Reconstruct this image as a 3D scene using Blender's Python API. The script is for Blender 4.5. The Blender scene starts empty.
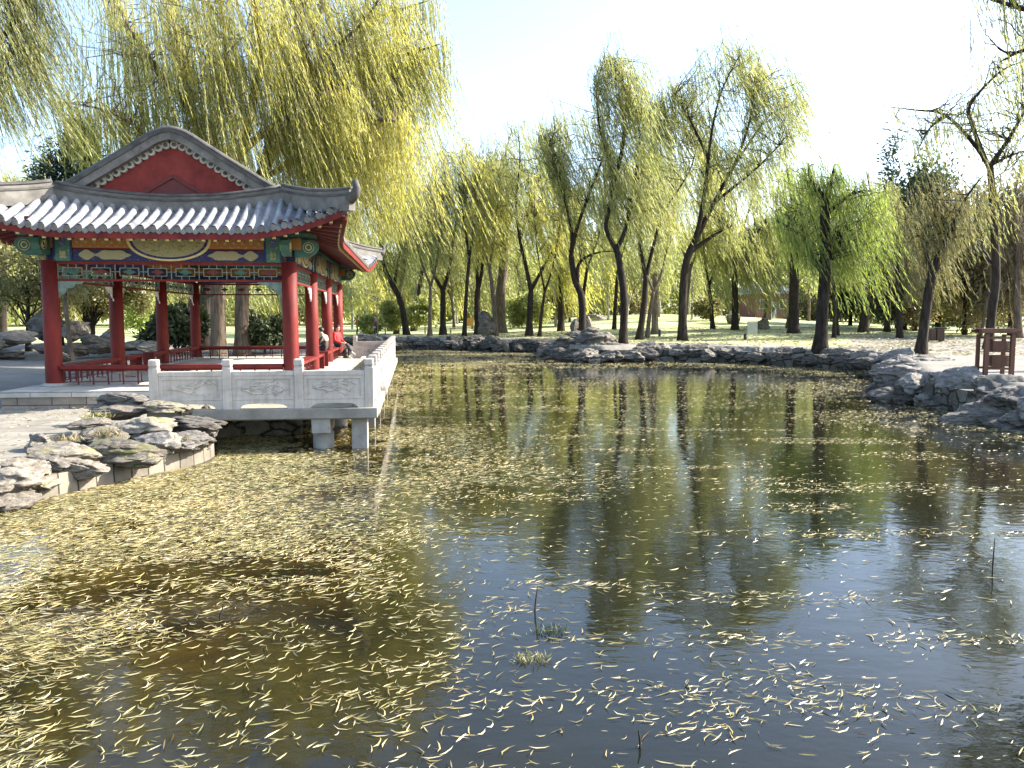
import bpy, bmesh, math, random
import numpy as np
from mathutils import Vector, Matrix, noise as mnoise

S = bpy.context.scene
COL = S.collection
R = math.radians
F = 800.0
PITCH = R(4.8)
EYE = 2.5
random.seed(7)

# ------------------------------------------------------------------ helpers
def ray(px, py):
    """direction (x, y, z) with y about 1 of the photograph's line of sight"""
    cx, cy = (px - 512) / F, -(py - 384) / F
    c, s = math.cos(PITCH), math.sin(PITCH)
    return Vector((cx, c + cy * s, -s + cy * c))

def at(px, py, Y):
    d = ray(px, py)
    k = Y / d.y
    return Vector((d.x * k, Y, EYE + d.z * k))

def tag(o, label=None, cat=None, group=None, kind=None):
    if label: o['label'] = label
    if cat: o['category'] = cat
    if group: o['group'] = group
    if kind: o['kind'] = kind
    return o

def empty(name, loc=(0, 0, 0), rz=0.0):
    o = bpy.data.objects.new(name, None)
    COL.objects.link(o)
    o.location = loc
    o.rotation_euler = (0, 0, rz)
    o.empty_display_size = 0.1
    return o

def copy_tree(o, parent=None):
    c = o.copy()
    COL.objects.link(c)
    c.parent = parent
    for ch in [x for x in CHILDREN.get(o.name, [])]:
        cc = copy_tree(ch, c)
        CHILDREN.setdefault(c.name, []).append(cc)
    return c

CHILDREN = {}

def link(name, me, mats, parent=None):
    o = bpy.data.objects.new(name, me)
    COL.objects.link(o)
    if not isinstance(mats, (list, tuple)): mats = [mats]
    for m in mats: me.materials.append(m)
    if parent:
        o.parent = parent
        CHILDREN.setdefault(parent.name, []).append(o)
    return o

class MB:
    def __init__(s):
        s.v, s.f, s.m, s.sm = [], [], [], []
    def add(s, vs, fs, mi=0, smooth=False):
        b = len(s.v)
        s.v.extend([tuple(p) for p in vs])
        for f in fs:
            s.f.append(tuple(b + i for i in f)); s.m.append(mi); s.sm.append(smooth)
    def box(s, c, d, mi=0, rz=0.0, M=None, bev=0.0):
        x, y, z = d[0] / 2, d[1] / 2, d[2] / 2
        if bev <= 0:
            vs = [Vector((a * x, b * y, e * z)) for a in (-1, 1) for b in (-1, 1) for e in (-1, 1)]
            fs = [(0, 1, 3, 2), (4, 6, 7, 5), (0, 4, 5, 1), (2, 3, 7, 6), (0, 2, 6, 4), (1, 5, 7, 3)]
        else:
            bm = bmesh.new()
            bmesh.ops.create_cube(bm, size=1.0)
            for v in bm.verts: v.co = Vector((v.co.x * 2 * x, v.co.y * 2 * y, v.co.z * 2 * z))
            bmesh.ops.bevel(bm, geom=bm.edges[:], offset=bev, segments=2, affect='EDGES', profile=0.6)
            bm.verts.index_update()
            vs = [v.co.copy() for v in bm.verts]
            fs = [[v.index for v in f.verts] for f in bm.faces]
            bm.free()
        if M is None:
            M = Matrix.Rotation(rz, 4, 'Z')
            M.translation = Vector(c)
        s.add([M @ v for v in vs], fs, mi)
    def bar(s, a, b, w, h, mi=0, bev=0.0):
        a, b = Vector(a), Vector(b)
        d = b - a
        L = d.length
        if L < 1e-6: return
        x = d / L
        up = Vector((0, 0, 1)) if abs(x.z) < 0.95 else Vector((0, 1, 0))
        y = up.cross(x).normalized()
        z = x.cross(y)
        M = Matrix((x, y, z)).transposed().to_4x4()
        M.translation = (a + b) / 2
        s.box((0, 0, 0), (L, w, h), mi, M=M, bev=bev)
    def tube(s, pts, rad, n=8, mi=0, caps=True, smooth=True):
        pts = [Vector(p) for p in pts]
        if not isinstance(rad, (list, tuple)): rad = [rad] * len(pts)
        vs, fs = [], []
        ref = None
        for i, p in enumerate(pts):
            t = (pts[min(i + 1, len(pts) - 1)] - pts[max(i - 1, 0)])
            if t.length < 1e-9: t = Vector((0, 0, 1))
            t.normalize()
            if ref is None:
                ref = Vector((1, 0, 0)) if abs(t.x) < 0.8 else Vector((0, 1, 0))
            u = (ref - t * ref.dot(t)).normalized()
            ref = u
            w = t.cross(u)
            for k in range(n):
                a = 2 * math.pi * k / n
                vs.append(p + (u * math.cos(a) + w * math.sin(a)) * rad[i])
        for i in range(len(pts) - 1):
            for k in range(n):
                a, b = i * n + k, i * n + (k + 1) % n
                fs.append((a, b, b + n, a + n))
        if caps:
            fs.append(tuple(range(n))[::-1])
            fs.append(tuple((len(pts) - 1) * n + k for k in range(n)))
        s.add(vs, fs, mi, smooth)
    def lathe(s, c, prof, n=16, mi=0, smooth=True):
        vs, fs = [], []
        for r, z in prof:
            for k in range(n):
                a = 2 * math.pi * k / n
                vs.append((c[0] + r * math.cos(a), c[1] + r * math.sin(a), c[2] + z))
        for i in range(len(prof) - 1):
            for k in range(n):
                a, b = i * n + k, i * n + (k + 1) % n
                fs.append((a, b, b + n, a + n))
        fs.append(tuple(range(n))[::-1])
        fs.append(tuple((len(prof) - 1) * n + k for k in range(n)))
        s.add(vs, fs, mi, smooth)
    def sweep(s, path, prof, mi=0, smooth=False, up=Vector((0, 0, 1)), closed=True):
        """prof: list of (side, up) offsets swept along path; side axis stays level"""
        path = [Vector(p) for p in path]
        n = len(prof)
        vs, fs = [], []
        for i, p in enumerate(path):
            t = (path[min(i + 1, len(path) - 1)] - path[max(i - 1, 0)]).normalized()
            sd = t.cross(up)
            if sd.length < 1e-6: sd = Vector((1, 0, 0))
            sd.normalize()
            u = sd.cross(t)
            for a, b in prof: vs.append(p + sd * a + u * b)
        for i in range(len(path) - 1):
            for k in range(n if closed else n - 1):
                a, b = i * n + k, i * n + (k + 1) % n
                fs.append((a, a + n, b + n, b))
        if closed:
            fs.append(tuple(range(n)))
            fs.append(tuple((len(path) - 1) * n + k for k in range(n))[::-1])
        s.add(vs, fs, mi, smooth)
    def build(s, name, mats, parent=None):
        me = bpy.data.meshes.new(name)
        me.from_pydata(s.v, [], s.f)
        me.polygons.foreach_set('material_index', s.m)
        me.polygons.foreach_set('use_smooth', s.sm)
        me.update()
        return link(name, me, mats, parent)

def np_mesh(name, V, quads, smooth=False, mat_idx=None):
    """fast mesh from numpy arrays (all faces same size)"""
    me = bpy.data.meshes.new(name)
    n, k = quads.shape
    me.vertices.add(len(V))
    me.vertices.foreach_set('co', np.ascontiguousarray(V, dtype=np.float32).ravel())
    me.loops.add(n * k)
    me.loops.foreach_set('vertex_index', np.ascontiguousarray(quads, dtype=np.int32).ravel())
    me.polygons.add(n)
    me.polygons.foreach_set('loop_start', np.arange(0, n * k, k, dtype=np.int32))
    me.polygons.foreach_set('use_smooth', np.full(n, smooth, dtype=bool))
    if mat_idx is not None:
        me.polygons.foreach_set('material_index', np.ascontiguousarray(mat_idx, dtype=np.int32))
    me.update(calc_edges=True)
    me.validate()
    return me

# ------------------------------------------------------------------ materials
class NT:
    def __init__(s, name):
        s.m = bpy.data.materials.new(name)
        s.m.use_nodes = True
        s.t = s.m.node_tree
        s.t.nodes.clear()
        s.out = s.n('ShaderNodeOutputMaterial')
    def n(s, typ, **kw):
        nd = s.t.nodes.new(typ)
        for k, v in kw.items(): setattr(nd, k, v)
        return nd
    def l(s, a, b): s.t.links.new(a, b)
    def coords(s, kind='Object'):
        return s.n('ShaderNodeTexCoord').outputs[kind]
    def mapping(s, src, scale=(1, 1, 1), rot=(0, 0, 0)):
        mp = s.n('ShaderNodeMapping')
        mp.inputs['Scale'].default_value = scale
        mp.inputs['Rotation'].default_value = rot
        s.l(src, mp.inputs['Vector'])
        return mp.outputs[0]
    def noise(s, vec, scale, detail=5, rough=0.6, dist=0.0):
        nd = s.n('ShaderNodeTexNoise')
        nd.inputs['Scale'].default_value = scale
        nd.inputs['Detail'].default_value = detail
        nd.inputs['Roughness'].default_value = rough
        nd.inputs['Distortion'].default_value = dist
        if vec is not None: s.l(vec, nd.inputs['Vector'])
        return nd.outputs['Fac']
    def ramp(s, fac, stops, interp='LINEAR'):
        nd = s.n('ShaderNodeValToRGB')
        nd.color_ramp.interpolation = interp
        el = nd.color_ramp.elements
        while len(el) < len(stops): el.new(0.5)
        for e, (p, c) in zip(el, stops):
            e.position = p
            e.color = (c[0], c[1], c[2], 1)
        s.l(fac, nd.inputs[0])
        return nd.outputs[0]
    def mix(s, fac, a, b, mode='MIX'):
        nd = s.n('ShaderNodeMix', data_type='RGBA', blend_type=mode)
        for i, v in ((0, fac), (6, a), (7, b)):
            if isinstance(v, (int, float)): nd.inputs[i].default_value = v
            elif isinstance(v, (tuple, list)): nd.inputs[i].default_value = (v[0], v[1], v[2], 1)
            else: s.l(v, nd.inputs[i])
        return nd.outputs[2]
    def math(s, op, a, b=None, clamp=False):
        nd = s.n('ShaderNodeMath', operation=op, use_clamp=clamp)
        for i, v in ((0, a), (1, b)):
            if v is None: continue
            if isinstance(v, (int, float)): nd.inputs[i].default_value = v
            else: s.l(v, nd.inputs[i])
        return nd.outputs[0]
    def bump(s, h, strength=0.5, dist=0.02):
        nd = s.n('ShaderNodeBump')
        nd.inputs['Strength'].default_value = strength
        nd.inputs['Distance'].default_value = dist
        s.l(h, nd.inputs['Height'])
        return nd.outputs[0]
    def principled(s, col, rough=0.6, spec=0.5, normal=None, metallic=0.0):
        p = s.n('ShaderNodeBsdfPrincipled')
        if isinstance(col, (tuple, list)): p.inputs['Base Color'].default_value = (col[0], col[1], col[2], 1)
        else: s.l(col, p.inputs['Base Color'])
        if isinstance(rough, (int, float)): p.inputs['Roughness'].default_value = rough
        else: s.l(rough, p.inputs['Roughness'])
        p.inputs['Specular IOR Level'].default_value = spec
        p.inputs['Metallic'].default_value = metallic
        if normal is not None: s.l(normal, p.inputs['Normal'])
        s.l(p.outputs[0], s.out.inputs[0])
        return p

def mat_plain(name, c1, c2, scale=3.0, rough=0.6, bump=0.3, bscale=None, spec=0.4, dist=0.01, stretch=(1, 1, 1)):
    t = NT(name)
    v = t.mapping(t.coords(), stretch)
    a = t.noise(v, scale, 6, 0.65)
    col = t.ramp(a, [(0.3, c1), (0.7, c2)])
    b = t.noise(v, bscale or scale * 6, 5, 0.7)
    t.principled(col, rough, spec, t.bump(b, bump, dist))
    return t.m

def mat_stone(name, cols, scale=2.5, strata=True, moss=None):
    t = NT(name)
    o = t.coords()
    inf = t.n('ShaderNodeObjectInfo')
    off = t.n('ShaderNodeVectorMath', operation='SCALE')
    off.inputs[0].default_value = (17, 9, 5)
    t.l(inf.outputs['Random'], off.inputs['Scale'])
    ad = t.n('ShaderNodeVectorMath', operation='ADD')
    t.l(o, ad.inputs[0]); t.l(off.outputs[0], ad.inputs[1])
    v = ad.outputs[0]
    vs = t.mapping(v, (1, 1, 2.0), (0.35, 0.25, 0)) if strata else v
    a = t.noise(vs, scale * 1.5, 9, 0.72, 0.15)
    b = t.noise(v, scale * 5, 6, 0.75)
    col = t.ramp(a, [(0.28, cols[0]), (0.5, cols[1]), (0.74, cols[2])])
    sp = t.ramp(b, [(0.35, (0.55, 0.53, 0.5)), (0.62, (1, 1, 1))])
    col = t.mix(0.8, col, sp, 'MULTIPLY')
    if moss:
        mz = t.noise(v, 1.7, 4, 0.6)
        f = t.ramp(mz, [(0.52, (0, 0, 0)), (0.66, (0.8, 0.8, 0.8))])
        col = t.mix(f, col, moss)
    rv = t.math('MULTIPLY_ADD', inf.outputs['Random'], 0.5)
    t.t.nodes[-1].inputs[2].default_value = 0.55
    hsv = t.n('ShaderNodeHueSaturation')
    t.l(col, hsv.inputs['Color']); t.l(rv, hsv.inputs['Value'])
    h = t.math('ADD', a, t.math('MULTIPLY', b, 0.45))
    t.principled(hsv.outputs[0], 0.85, 0.25, t.bump(h, 0.7, 0.05))
    return t.m

def mat_leaf(name, cols, trans=0.5, rough=0.55, tint=None, patch=None):
    """per-leaf colour; light passes through the blade"""
    t = NT(name)
    g = t.n('ShaderNodeNewGeometry')
    n = len(cols)
    col = t.ramp(g.outputs['Random Per Island'], [(i / (n - 1), c) for i, c in enumerate(cols)])
    a = t.noise(t.coords(), 0.35, 3, 0.6)
    k = t.ramp(a, [(0.35, (0.72, 0.76, 0.7)), (0.65, (1.18, 1.12, 1.0))])
    col = t.mix(1.0, col, k, 'MULTIPLY')
    d = t.n('ShaderNodeBsdfDiffuse')
    tr = t.n('ShaderNodeBsdfTranslucent')
    gl = t.n('ShaderNodeBsdfGlossy')
    gl.inputs['Roughness'].default_value = rough
    gl.inputs['Color'].default_value = (0.9, 0.9, 0.9, 1)
    t.l(col, d.inputs[0]); t.l(col, tr.inputs[0])
    m1 = t.n('ShaderNodeMixShader'); m1.inputs[0].default_value = trans
    t.l(d.outputs[0], m1.inputs[1]); t.l(tr.outputs[0], m1.inputs[2])
    m2 = t.n('ShaderNodeMixShader'); m2.inputs[0].default_value = 0.05
    t.l(m1.outputs[0], m2.inputs[1]); t.l(gl.outputs[0], m2.inputs[2])
    t.l(m2.outputs[0], t.out.inputs[0])
    return t.m

def mat_bark(name, c1, c2):
    t = NT(name)
    v = t.mapping(t.coords(), (1, 1, 0.18))
    a = t.noise(v, 9, 6, 0.7)
    b = t.noise(t.coords(), 0.8, 3, 0.5)
    col = t.ramp(a, [(0.35, c1), (0.65, c2)])
    col = t.mix(0.5, col, t.ramp(b, [(0.3, (0.7, 0.7, 0.7)), (0.7, (1.2, 1.15, 1.1))]), 'MULTIPLY')
    t.principled(col, 0.9, 0.15, t.bump(a, 1.0, 0.05))
    return t.m

M = {}
M['red'] = mat_plain('red_lacquer', (0.075, 0.01, 0.009), (0.19, 0.023, 0.018), 2.6, 0.62, 0.25, 22, 0.2, 0.005, (1, 1, .35))
M['red_dark'] = mat_plain('dark_red_paint', (0.07, 0.01, 0.009), (0.13, 0.019, 0.014), 2.0, 0.5, 0.15, 14, 0.35, 0.004)
M['gable_red'] = mat_plain('gable_red_wash', (0.125, 0.019, 0.016), (0.23, 0.038, 0.03), 2.4, 0.8, 0.25, 20, 0.25, 0.006)
M['tile'] = mat_plain('grey_roof_tile', (0.09, 0.094, 0.1), (0.34, 0.34, 0.345), 2.6, 0.34, 0.5, 18, 0.5, 0.008)
M['ridge'] = mat_plain('weathered_ridge_tile', (0.03, 0.028, 0.025), (0.105, 0.098, 0.088), 3.0, 0.7, 0.5, 16, 0.3, 0.012)
M['ridge_pale'] = mat_plain('pale_ridge_brick', (0.075, 0.069, 0.06), (0.2, 0.187, 0.165), 2.6, 0.75, 0.4, 16, 0.3, 0.01)
M['cream'] = mat_plain('cream_tile_end', (0.26, 0.245, 0.205), (0.46, 0.435, 0.365), 4.0, 0.7, 0.3, 20, 0.3, 0.006)
M['green'] = mat_plain('painted_green', (0.022, 0.07, 0.05), (0.05, 0.13, 0.09), 5.0, 0.55, 0.2, 25, 0.3, 0.004)
M['pale_green'] = mat_plain('painted_pale_green', (0.07, 0.12, 0.1), (0.2, 0.25, 0.2), 6.0, 0.6, 0.2, 25, 0.3, 0.004)
M['blue'] = mat_plain('painted_blue', (0.016, 0.024, 0.09), (0.035, 0.05, 0.16), 5.0, 0.55, 0.2, 25, 0.3, 0.004)
M['orange'] = mat_plain('painted_ochre', (0.24, 0.105, 0.03), (0.38, 0.19, 0.055), 4.0, 0.6, 0.2, 25, 0.3, 0.004)
M['gold'] = mat_plain('painted_gold', (0.45, 0.36, 0.12), (0.62, 0.52, 0.24), 5.0, 0.5, 0.2, 25, 0.4, 0.004)
M['pale_paint'] = mat_plain('painted_cream', (0.5, 0.46, 0.28), (0.68, 0.64, 0.46), 7.0, 0.6, 0.2, 25, 0.3, 0.004)
M['white_paint'] = mat_plain('painted_white', (0.6, 0.6, 0.55), (0.74, 0.74, 0.7), 5.0, 0.6, 0.2, 25, 0.3, 0.004)
M['ceil'] = mat_plain('dark_ceiling_board', (0.05, 0.045, 0.04), (0.1, 0.08, 0.06), 2.0, 0.7, 0.2, 12)

def mat_scene_panel():
    t = NT('painted_landscape')
    v = t.mapping(t.coords(), (3.0, 3.0, 8.0))
    a = t.noise(v, 2.2, 8, 0.75, 0.8)
    col = t.ramp(a, [(0.32, (0.035, 0.06, 0.035)), (0.44, (0.16, 0.17, 0.06)), (0.52, (0.36, 0.32, 0.14)), (0.6, (0.14, 0.2, 0.18)), (0.7, (0.07, 0.05, 0.03))])
    t.principled(col, 0.6, 0.3)
    return t.m
M['landscape'] = mat_scene_panel()


def mat_floral(name, base, spots, scale):
    t = NT(name)
    vo = t.n('ShaderNodeTexVoronoi'); vo.inputs['Scale'].default_value = scale
    t.l(t.coords(), vo.inputs['Vector'])
    f = t.ramp(vo.outputs['Distance'], [(0.18, (1, 1, 1)), (0.3, (0, 0, 0))])
    a = t.noise(t.coords(), scale * 0.6, 3)
    c2 = t.ramp(a, [(0.35, spots[0]), (0.5, spots[1]), (0.65, spots[2])])
    col = t.mix(f, base, c2)
    t.principled(col, 0.6, 0.3)
    return t.m
M['floral'] = mat_floral('painted_flower_band', (0.06, 0.09, 0.2), [(0.5, 0.5, 0.42), (0.4, 0.08, 0.06), (0.15, 0.36, 0.2)], 16)
M['orange'] = mat_floral('painted_ochre_band', (0.3, 0.135, 0.035), [(0.42, 0.3, 0.1), (0.2, 0.07, 0.025), (0.36, 0.2, 0.06)], 15)
M['blue'] = mat_floral('painted_blue_band', (0.018, 0.026, 0.09), [(0.22, 0.22, 0.2), (0.16, 0.03, 0.05), (0.05, 0.09, 0.18)], 17)
M['pale_paint'] = mat_floral('painted_cream_scroll', (0.27, 0.25, 0.14), [(0.1, 0.15, 0.09), (0.4, 0.38, 0.28), (0.22, 0.1, 0.05)], 15)
M['green_floral'] = mat_floral('painted_green_band', (0.05, 0.14, 0.1), [(0.4, 0.42, 0.36), (0.1, 0.12, 0.3), (0.3, 0.4, 0.2)], 14)

def mat_marble():
    t = NT('white_marble')
    o = t.coords()
    a = t.noise(t.mapping(o, (1, 1, 1.8)), 2.2, 7, 0.65, 0.8)
    col = t.ramp(a, [(0.25, (0.38, 0.33, 0.28)), (0.5, (0.54, 0.475, 0.405)), (0.75, (0.64, 0.57, 0.49))])
    st = t.noise(t.mapping(o, (7, 7, 0.6)), 1.4, 5, 0.7)
    col = t.mix(0.55, col, t.ramp(st, [(0.35, (0.62, 0.6, 0.56)), (0.6, (1, 1, 1))]), 'MULTIPLY')
    b = t.noise(o, 26, 5, 0.7)
    t.principled(col, 0.7, 0.3, t.bump(b, 0.3, 0.006))
    return t.m
M['marble'] = mat_marble()
M['concrete'] = mat_plain('weathered_slab_stone', (0.17, 0.155, 0.13), (0.38, 0.35, 0.3), 1.6, 0.85, 0.4, 18, 0.2, 0.01)
M['pier'] = mat_plain('pier_stone', (0.2, 0.185, 0.16), (0.44, 0.41, 0.36), 2.4, 0.85, 0.4, 20, 0.2, 0.01)

def mat_blocks(name, c1, c2, mortar, sx, sz, msize=0.02, axis='XZ', row=0.5):
    t = NT(name)
    uv = t.n('ShaderNodeUVMap').outputs[0]
    br = t.n('ShaderNodeTexBrick')
    br.inputs['Scale'].default_value = 1.0
    br.inputs['Brick Width'].default_value = sx
    br.inputs['Row Height'].default_value = sz
    br.inputs['Mortar Size'].default_value = msize
    br.inputs['Mortar Smooth'].default_value = 0.3
    br.inputs['Bias'].default_value = 0.0
    br.offset = row
    br.inputs['Color1'].default_value = (*c1, 1); br.inputs['Color2'].default_value = (*c2, 1)
    br.inputs['Mortar'].default_value = (*mortar, 1)
    wob = t.noise(uv, 1.5, 3)
    ad = t.n('ShaderNodeVectorMath', operation='MULTIPLY_ADD')
    cmb = t.n('ShaderNodeCombineXYZ'); t.l(wob, cmb.inputs[0]); t.l(wob, cmb.inputs[1])
    t.l(cmb.outputs[0], ad.inputs[0]); ad.inputs[1].default_value = (0.06, 0.04, 0); t.l(uv, ad.inputs[2])
    t.l(ad.outputs[0], br.inputs['Vector'])
    n1 = t.noise(t.coords(), 2.0, 7, 0.7)
    n2 = t.noise(t.coords(), 14, 6, 0.7)
    col = t.mix(0.85, br.outputs['Color'], t.ramp(n1, [(0.25, (0.5, 0.48, 0.44)), (0.7, (1.15, 1.12, 1.08))]), 'MULTIPLY')
    h = t.math('SUBTRACT', t.math('MULTIPLY', n2, 0.5), br.outputs['Fac'])
    t.principled(col, 0.88, 0.2, t.bump(h, 0.7, 0.02))
    return t.m
def mat_rubble():
    t = NT('rough_bank_stone')
    o = t.mapping(t.coords(), (1.5, 1.5, 2.6))
    vo = t.n('ShaderNodeTexVoronoi', feature='DISTANCE_TO_EDGE'); vo.inputs['Scale'].default_value = 1.0
    wob = t.noise(t.coords(), 2.0, 4)
    ad = t.n('ShaderNodeVectorMath', operation='ADD'); t.l(o, ad.inputs[0]); t.l(wob, ad.inputs[1]); t.l(ad.outputs[0], vo.inputs['Vector'])
    vc = t.n('ShaderNodeTexVoronoi'); vc.inputs['Scale'].default_value = 1.0; t.l(ad.outputs[0], vc.inputs['Vector'])
    n2 = t.noise(t.coords(), 7, 6, 0.7)
    stone = t.ramp(vc.outputs['Color'], [(0.2, (0.09, 0.085, 0.07)), (0.8, (0.2, 0.19, 0.16))])
    stone = t.mix(0.8, stone, t.ramp(n2, [(0.3, (0.5, 0.5, 0.48)), (0.7, (1.2, 1.2, 1.2))]), 'MULTIPLY')
    edge = t.ramp(vo.outputs['Distance'], [(0.0, (0, 0, 0)), (0.09, (1, 1, 1))])
    col = t.mix(edge, (0.02, 0.019, 0.017), stone)
    t.principled(col, 0.9, 0.2, t.bump(t.math('ADD', edge, t.math('MULTIPLY', n2, 0.4)), 0.9, 0.05))
    return t.m
M['block_wall'] = mat_blocks('cut_stone_blocks', (0.25, 0.222, 0.182), (0.16, 0.145, 0.12), (0.05, 0.044, 0.036), 0.31, 0.36, 0.014)
M['far_wall'] = mat_rubble()
M['paving'] = mat_blocks('pale_paving', (0.26, 0.243, 0.21), (0.215, 0.202, 0.172), (0.1, 0.092, 0.08), 1.3, 0.8, 0.012)
M['floor'] = mat_blocks('floor_stone', (0.52, 0.5, 0.46), (0.44, 0.43, 0.39), (0.2, 0.19, 0.17), 0.9, 0.9, 0.01)
M['step'] = mat_blocks('step_stone', (0.36, 0.3, 0.24), (0.27, 0.225, 0.18), (0.1, 0.09, 0.08), 0.75, 0.3, 0.012)
M['deck'] = mat_blocks('deck_stone', (0.34, 0.32, 0.24), (0.27, 0.26, 0.19), (0.12, 0.11, 0.09), 1.2, 0.8, 0.012)

M['rock'] = mat_stone('grey_lake_rock', [(0.08, 0.073, 0.064), (0.24, 0.22, 0.195), (0.46, 0.43, 0.385)], 2.2)
M['rock_warm'] = mat_stone('tan_lake_rock', [(0.09, 0.076, 0.06), (0.27, 0.235, 0.19), (0.46, 0.415, 0.35)], 2.0, False)
M['rock_dark'] = mat_stone('dark_lake_rock', [(0.06, 0.053, 0.045), (0.165, 0.148, 0.126), (0.38, 0.35, 0.305)], 1.8)
M['rock_moss'] = mat_stone('lichened_lake_rock', [(0.08, 0.068, 0.053), (0.25, 0.22, 0.175), (0.44, 0.4, 0.335)], 2.4, False, (0.2, 0.2, 0.07))

M['bark'] = mat_bark('dark_bark', (0.014, 0.011, 0.009), (0.055, 0.043, 0.034))
M['bark_brown'] = mat_bark('brown_bark', (0.07, 0.052, 0.038), (0.19, 0.15, 0.115))
M['bark_pale'] = mat_bark('pale_bark', (0.2, 0.185, 0.16), (0.42, 0.4, 0.36))
M['twig'] = mat_plain('twig_brown', (0.09, 0.07, 0.04), (0.17, 0.14, 0.07), 4.0, 0.8, 0.1)

M['leaf_yellow'] = mat_leaf('willow_leaf_yellow', [(0.4, 0.42, 0.075), (0.6, 0.58, 0.11), (0.52, 0.53, 0.11), (0.68, 0.63, 0.17)], 0.7)
M['leaf_willow'] = mat_leaf('willow_leaf_olive', [(0.26, 0.31, 0.085), (0.39, 0.43, 0.12), (0.48, 0.475, 0.155), (0.33, 0.38, 0.12)], 0.6)
M['leaf_grey'] = mat_leaf('willow_leaf_grey_green', [(0.26, 0.3, 0.09), (0.39, 0.43, 0.12), (0.47, 0.46, 0.15), (0.32, 0.36, 0.12)], 0.58)
M['leaf_green'] = mat_leaf('willow_leaf_fresh_green', [(0.22, 0.33, 0.05), (0.34, 0.45, 0.07), (0.42, 0.5, 0.1), (0.28, 0.39, 0.07)], 0.55)
M['leaf_dark'] = mat_leaf('evergreen_needle', [(0.018, 0.035, 0.016), (0.035, 0.06, 0.024), (0.05, 0.075, 0.03)], 0.2)
M['leaf_shrub'] = mat_leaf('shrub_leaf', [(0.03, 0.05, 0.018), (0.06, 0.085, 0.03), (0.1, 0.12, 0.04)], 0.3)
M['leaf_olive'] = mat_leaf('olive_leaf', [(0.16, 0.16, 0.05), (0.26, 0.25, 0.08), (0.34, 0.3, 0.11), (0.2, 0.21, 0.08)], 0.4)
M['leaf_brown'] = mat_leaf('autumn_brown_leaf', [(0.16, 0.12, 0.06), (0.25, 0.19, 0.09), (0.2, 0.19, 0.08), (0.31, 0.25, 0.13)], 0.4)
M['litter'] = mat_leaf('fallen_willow_leaf', [(0.06, 0.04, 0.015), (0.26, 0.21, 0.09), (0.46, 0.39, 0.22), (0.15, 0.12, 0.045), (0.22, 0.22, 0.08), (0.34, 0.27, 0.11), (0.5, 0.45, 0.3), (0.1, 0.085, 0.03)], 0.1, 0.4)
M['litter_dry'] = mat_leaf('dry_land_leaf', [(0.16, 0.13, 0.07), (0.34, 0.3, 0.18), (0.46, 0.43, 0.3), (0.24, 0.2, 0.11)], 0.25)

# ------------------------------------------------------------------ world layout
TH = R(7.0)
CT, ST = math.cos(TH), math.sin(TH)
PO = Vector((-8.465, 20.05, 0.8))           # middle of the pavilion's front column line, floor level
def loc2w(x, y, z=0.0):
    return Vector((PO.x + x * CT - y * ST, PO.y + x * ST + y * CT, PO.z + z))

SHORE = [(-12, 1), (-9, 5.5), (-7.9, 8), (-6.65, 10.4), (-5.9, 12.2), (-5.2, 13.6), (-5.35, 14.3), (-6.1, 16.2), (-5.89, 17.14),
         (-4.91, 18.98), (-6.48, 33.4), (-8, 40), (-9.5, 52), (-8.6, 62), (-5.5, 61), (-0.85, 57), (2.6, 56), (2.3, 50), (2.5, 47),
         (4.7, 43.5), (7.3, 44.4), (7.9, 45.5), (11.7, 43.5), (15, 39.2), (15.9, 36.4), (15.3, 32.3), (12.8, 26.7), (11.3, 23.3),
         (12.1, 21.5), (11.1, 18.5), (11.5, 17.6), (13, 15), (14.5, 10), (14, 4), (11, 0.6), (5, -0.4), (0, -0.5), (-6, -0.6)]
SH = np.array(SHORE, dtype=float)

def sdist(X, Y):
    """signed distance to the shoreline: positive on land"""
    P = np.stack([np.asarray(X, float).ravel(), np.asarray(Y, float).ravel()], 1)
    best = np.full(len(P), 1e9)
    inside = np.zeros(len(P), bool)
    n = len(SH)
    for i in range(n):
        a, b = SH[i], SH[(i + 1) % n]
        ab = b - a
        t = np.clip(((P - a) @ ab) / (ab @ ab), 0, 1)
        d = np.hypot(P[:, 0] - a[0] - t * ab[0], P[:, 1] - a[1] - t * ab[1])
        best = np.minimum(best, d)
        c = ((a[1] > P[:, 1]) != (b[1] > P[:, 1]))
        xi = (b[0] - a[0]) * (P[:, 1] - a[1]) / (b[1] - a[1] + 1e-12) + a[0]
        inside ^= c & (P[:, 0] < xi)
    return np.where(inside, -best, best).reshape(np.shape(X))

def sstep(x):
    x = np.clip(x, 0, 1)
    return x * x * (3 - 2 * x)

def ground_z(X, Y):
    X = np.asarray(X, float); Y = np.asarray(Y, float)
    sd = sdist(X, Y)
    left = 0.4 + 0.5 * sstep((Y - 36) / 14)
    base = np.where(X < -3, left, 0.9)
    az = X / np.maximum(Y, 5.0)
    amp = 1.7 * np.exp(-((az - 0.17) / 0.24) ** 2) + 0.25
    rise = amp * sstep((sd - 4) / 48) * (Y > 20)
    far = 0.6 * sstep((sd - 60) / 120)
    z = base + rise + far
    z = z + 0.05 * np.sin(X * 0.7 + 1.3) * np.sin(Y * 0.55) * sstep((sd - 5) / 6)
    under = np.maximum(-0.9, sd * 1.1 - 0.1)
    ramp = sstep((sd - 0.22) / 0.4)
    return np.where(sd < 0, under, -0.1 + (z + 0.1) * ramp)

def gz(x, y):
    return float(ground_z(np.array([x]), np.array([y]))[0])

def ground_hit(px, py):
    d = ray(px, py)
    ys = np.arange(16, 160, 0.25)
    xs = d.x / d.y * ys
    zr = EYE + d.z / d.y * ys
    g = ground_z(xs, ys)
    sd = sdist(xs, ys)
    ok = np.where((zr <= g) & (sd > 0.2))[0]
    i = ok[0] if len(ok) else len(ys) - 1
    return Vector((xs[i], ys[i], g[i]))

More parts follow.
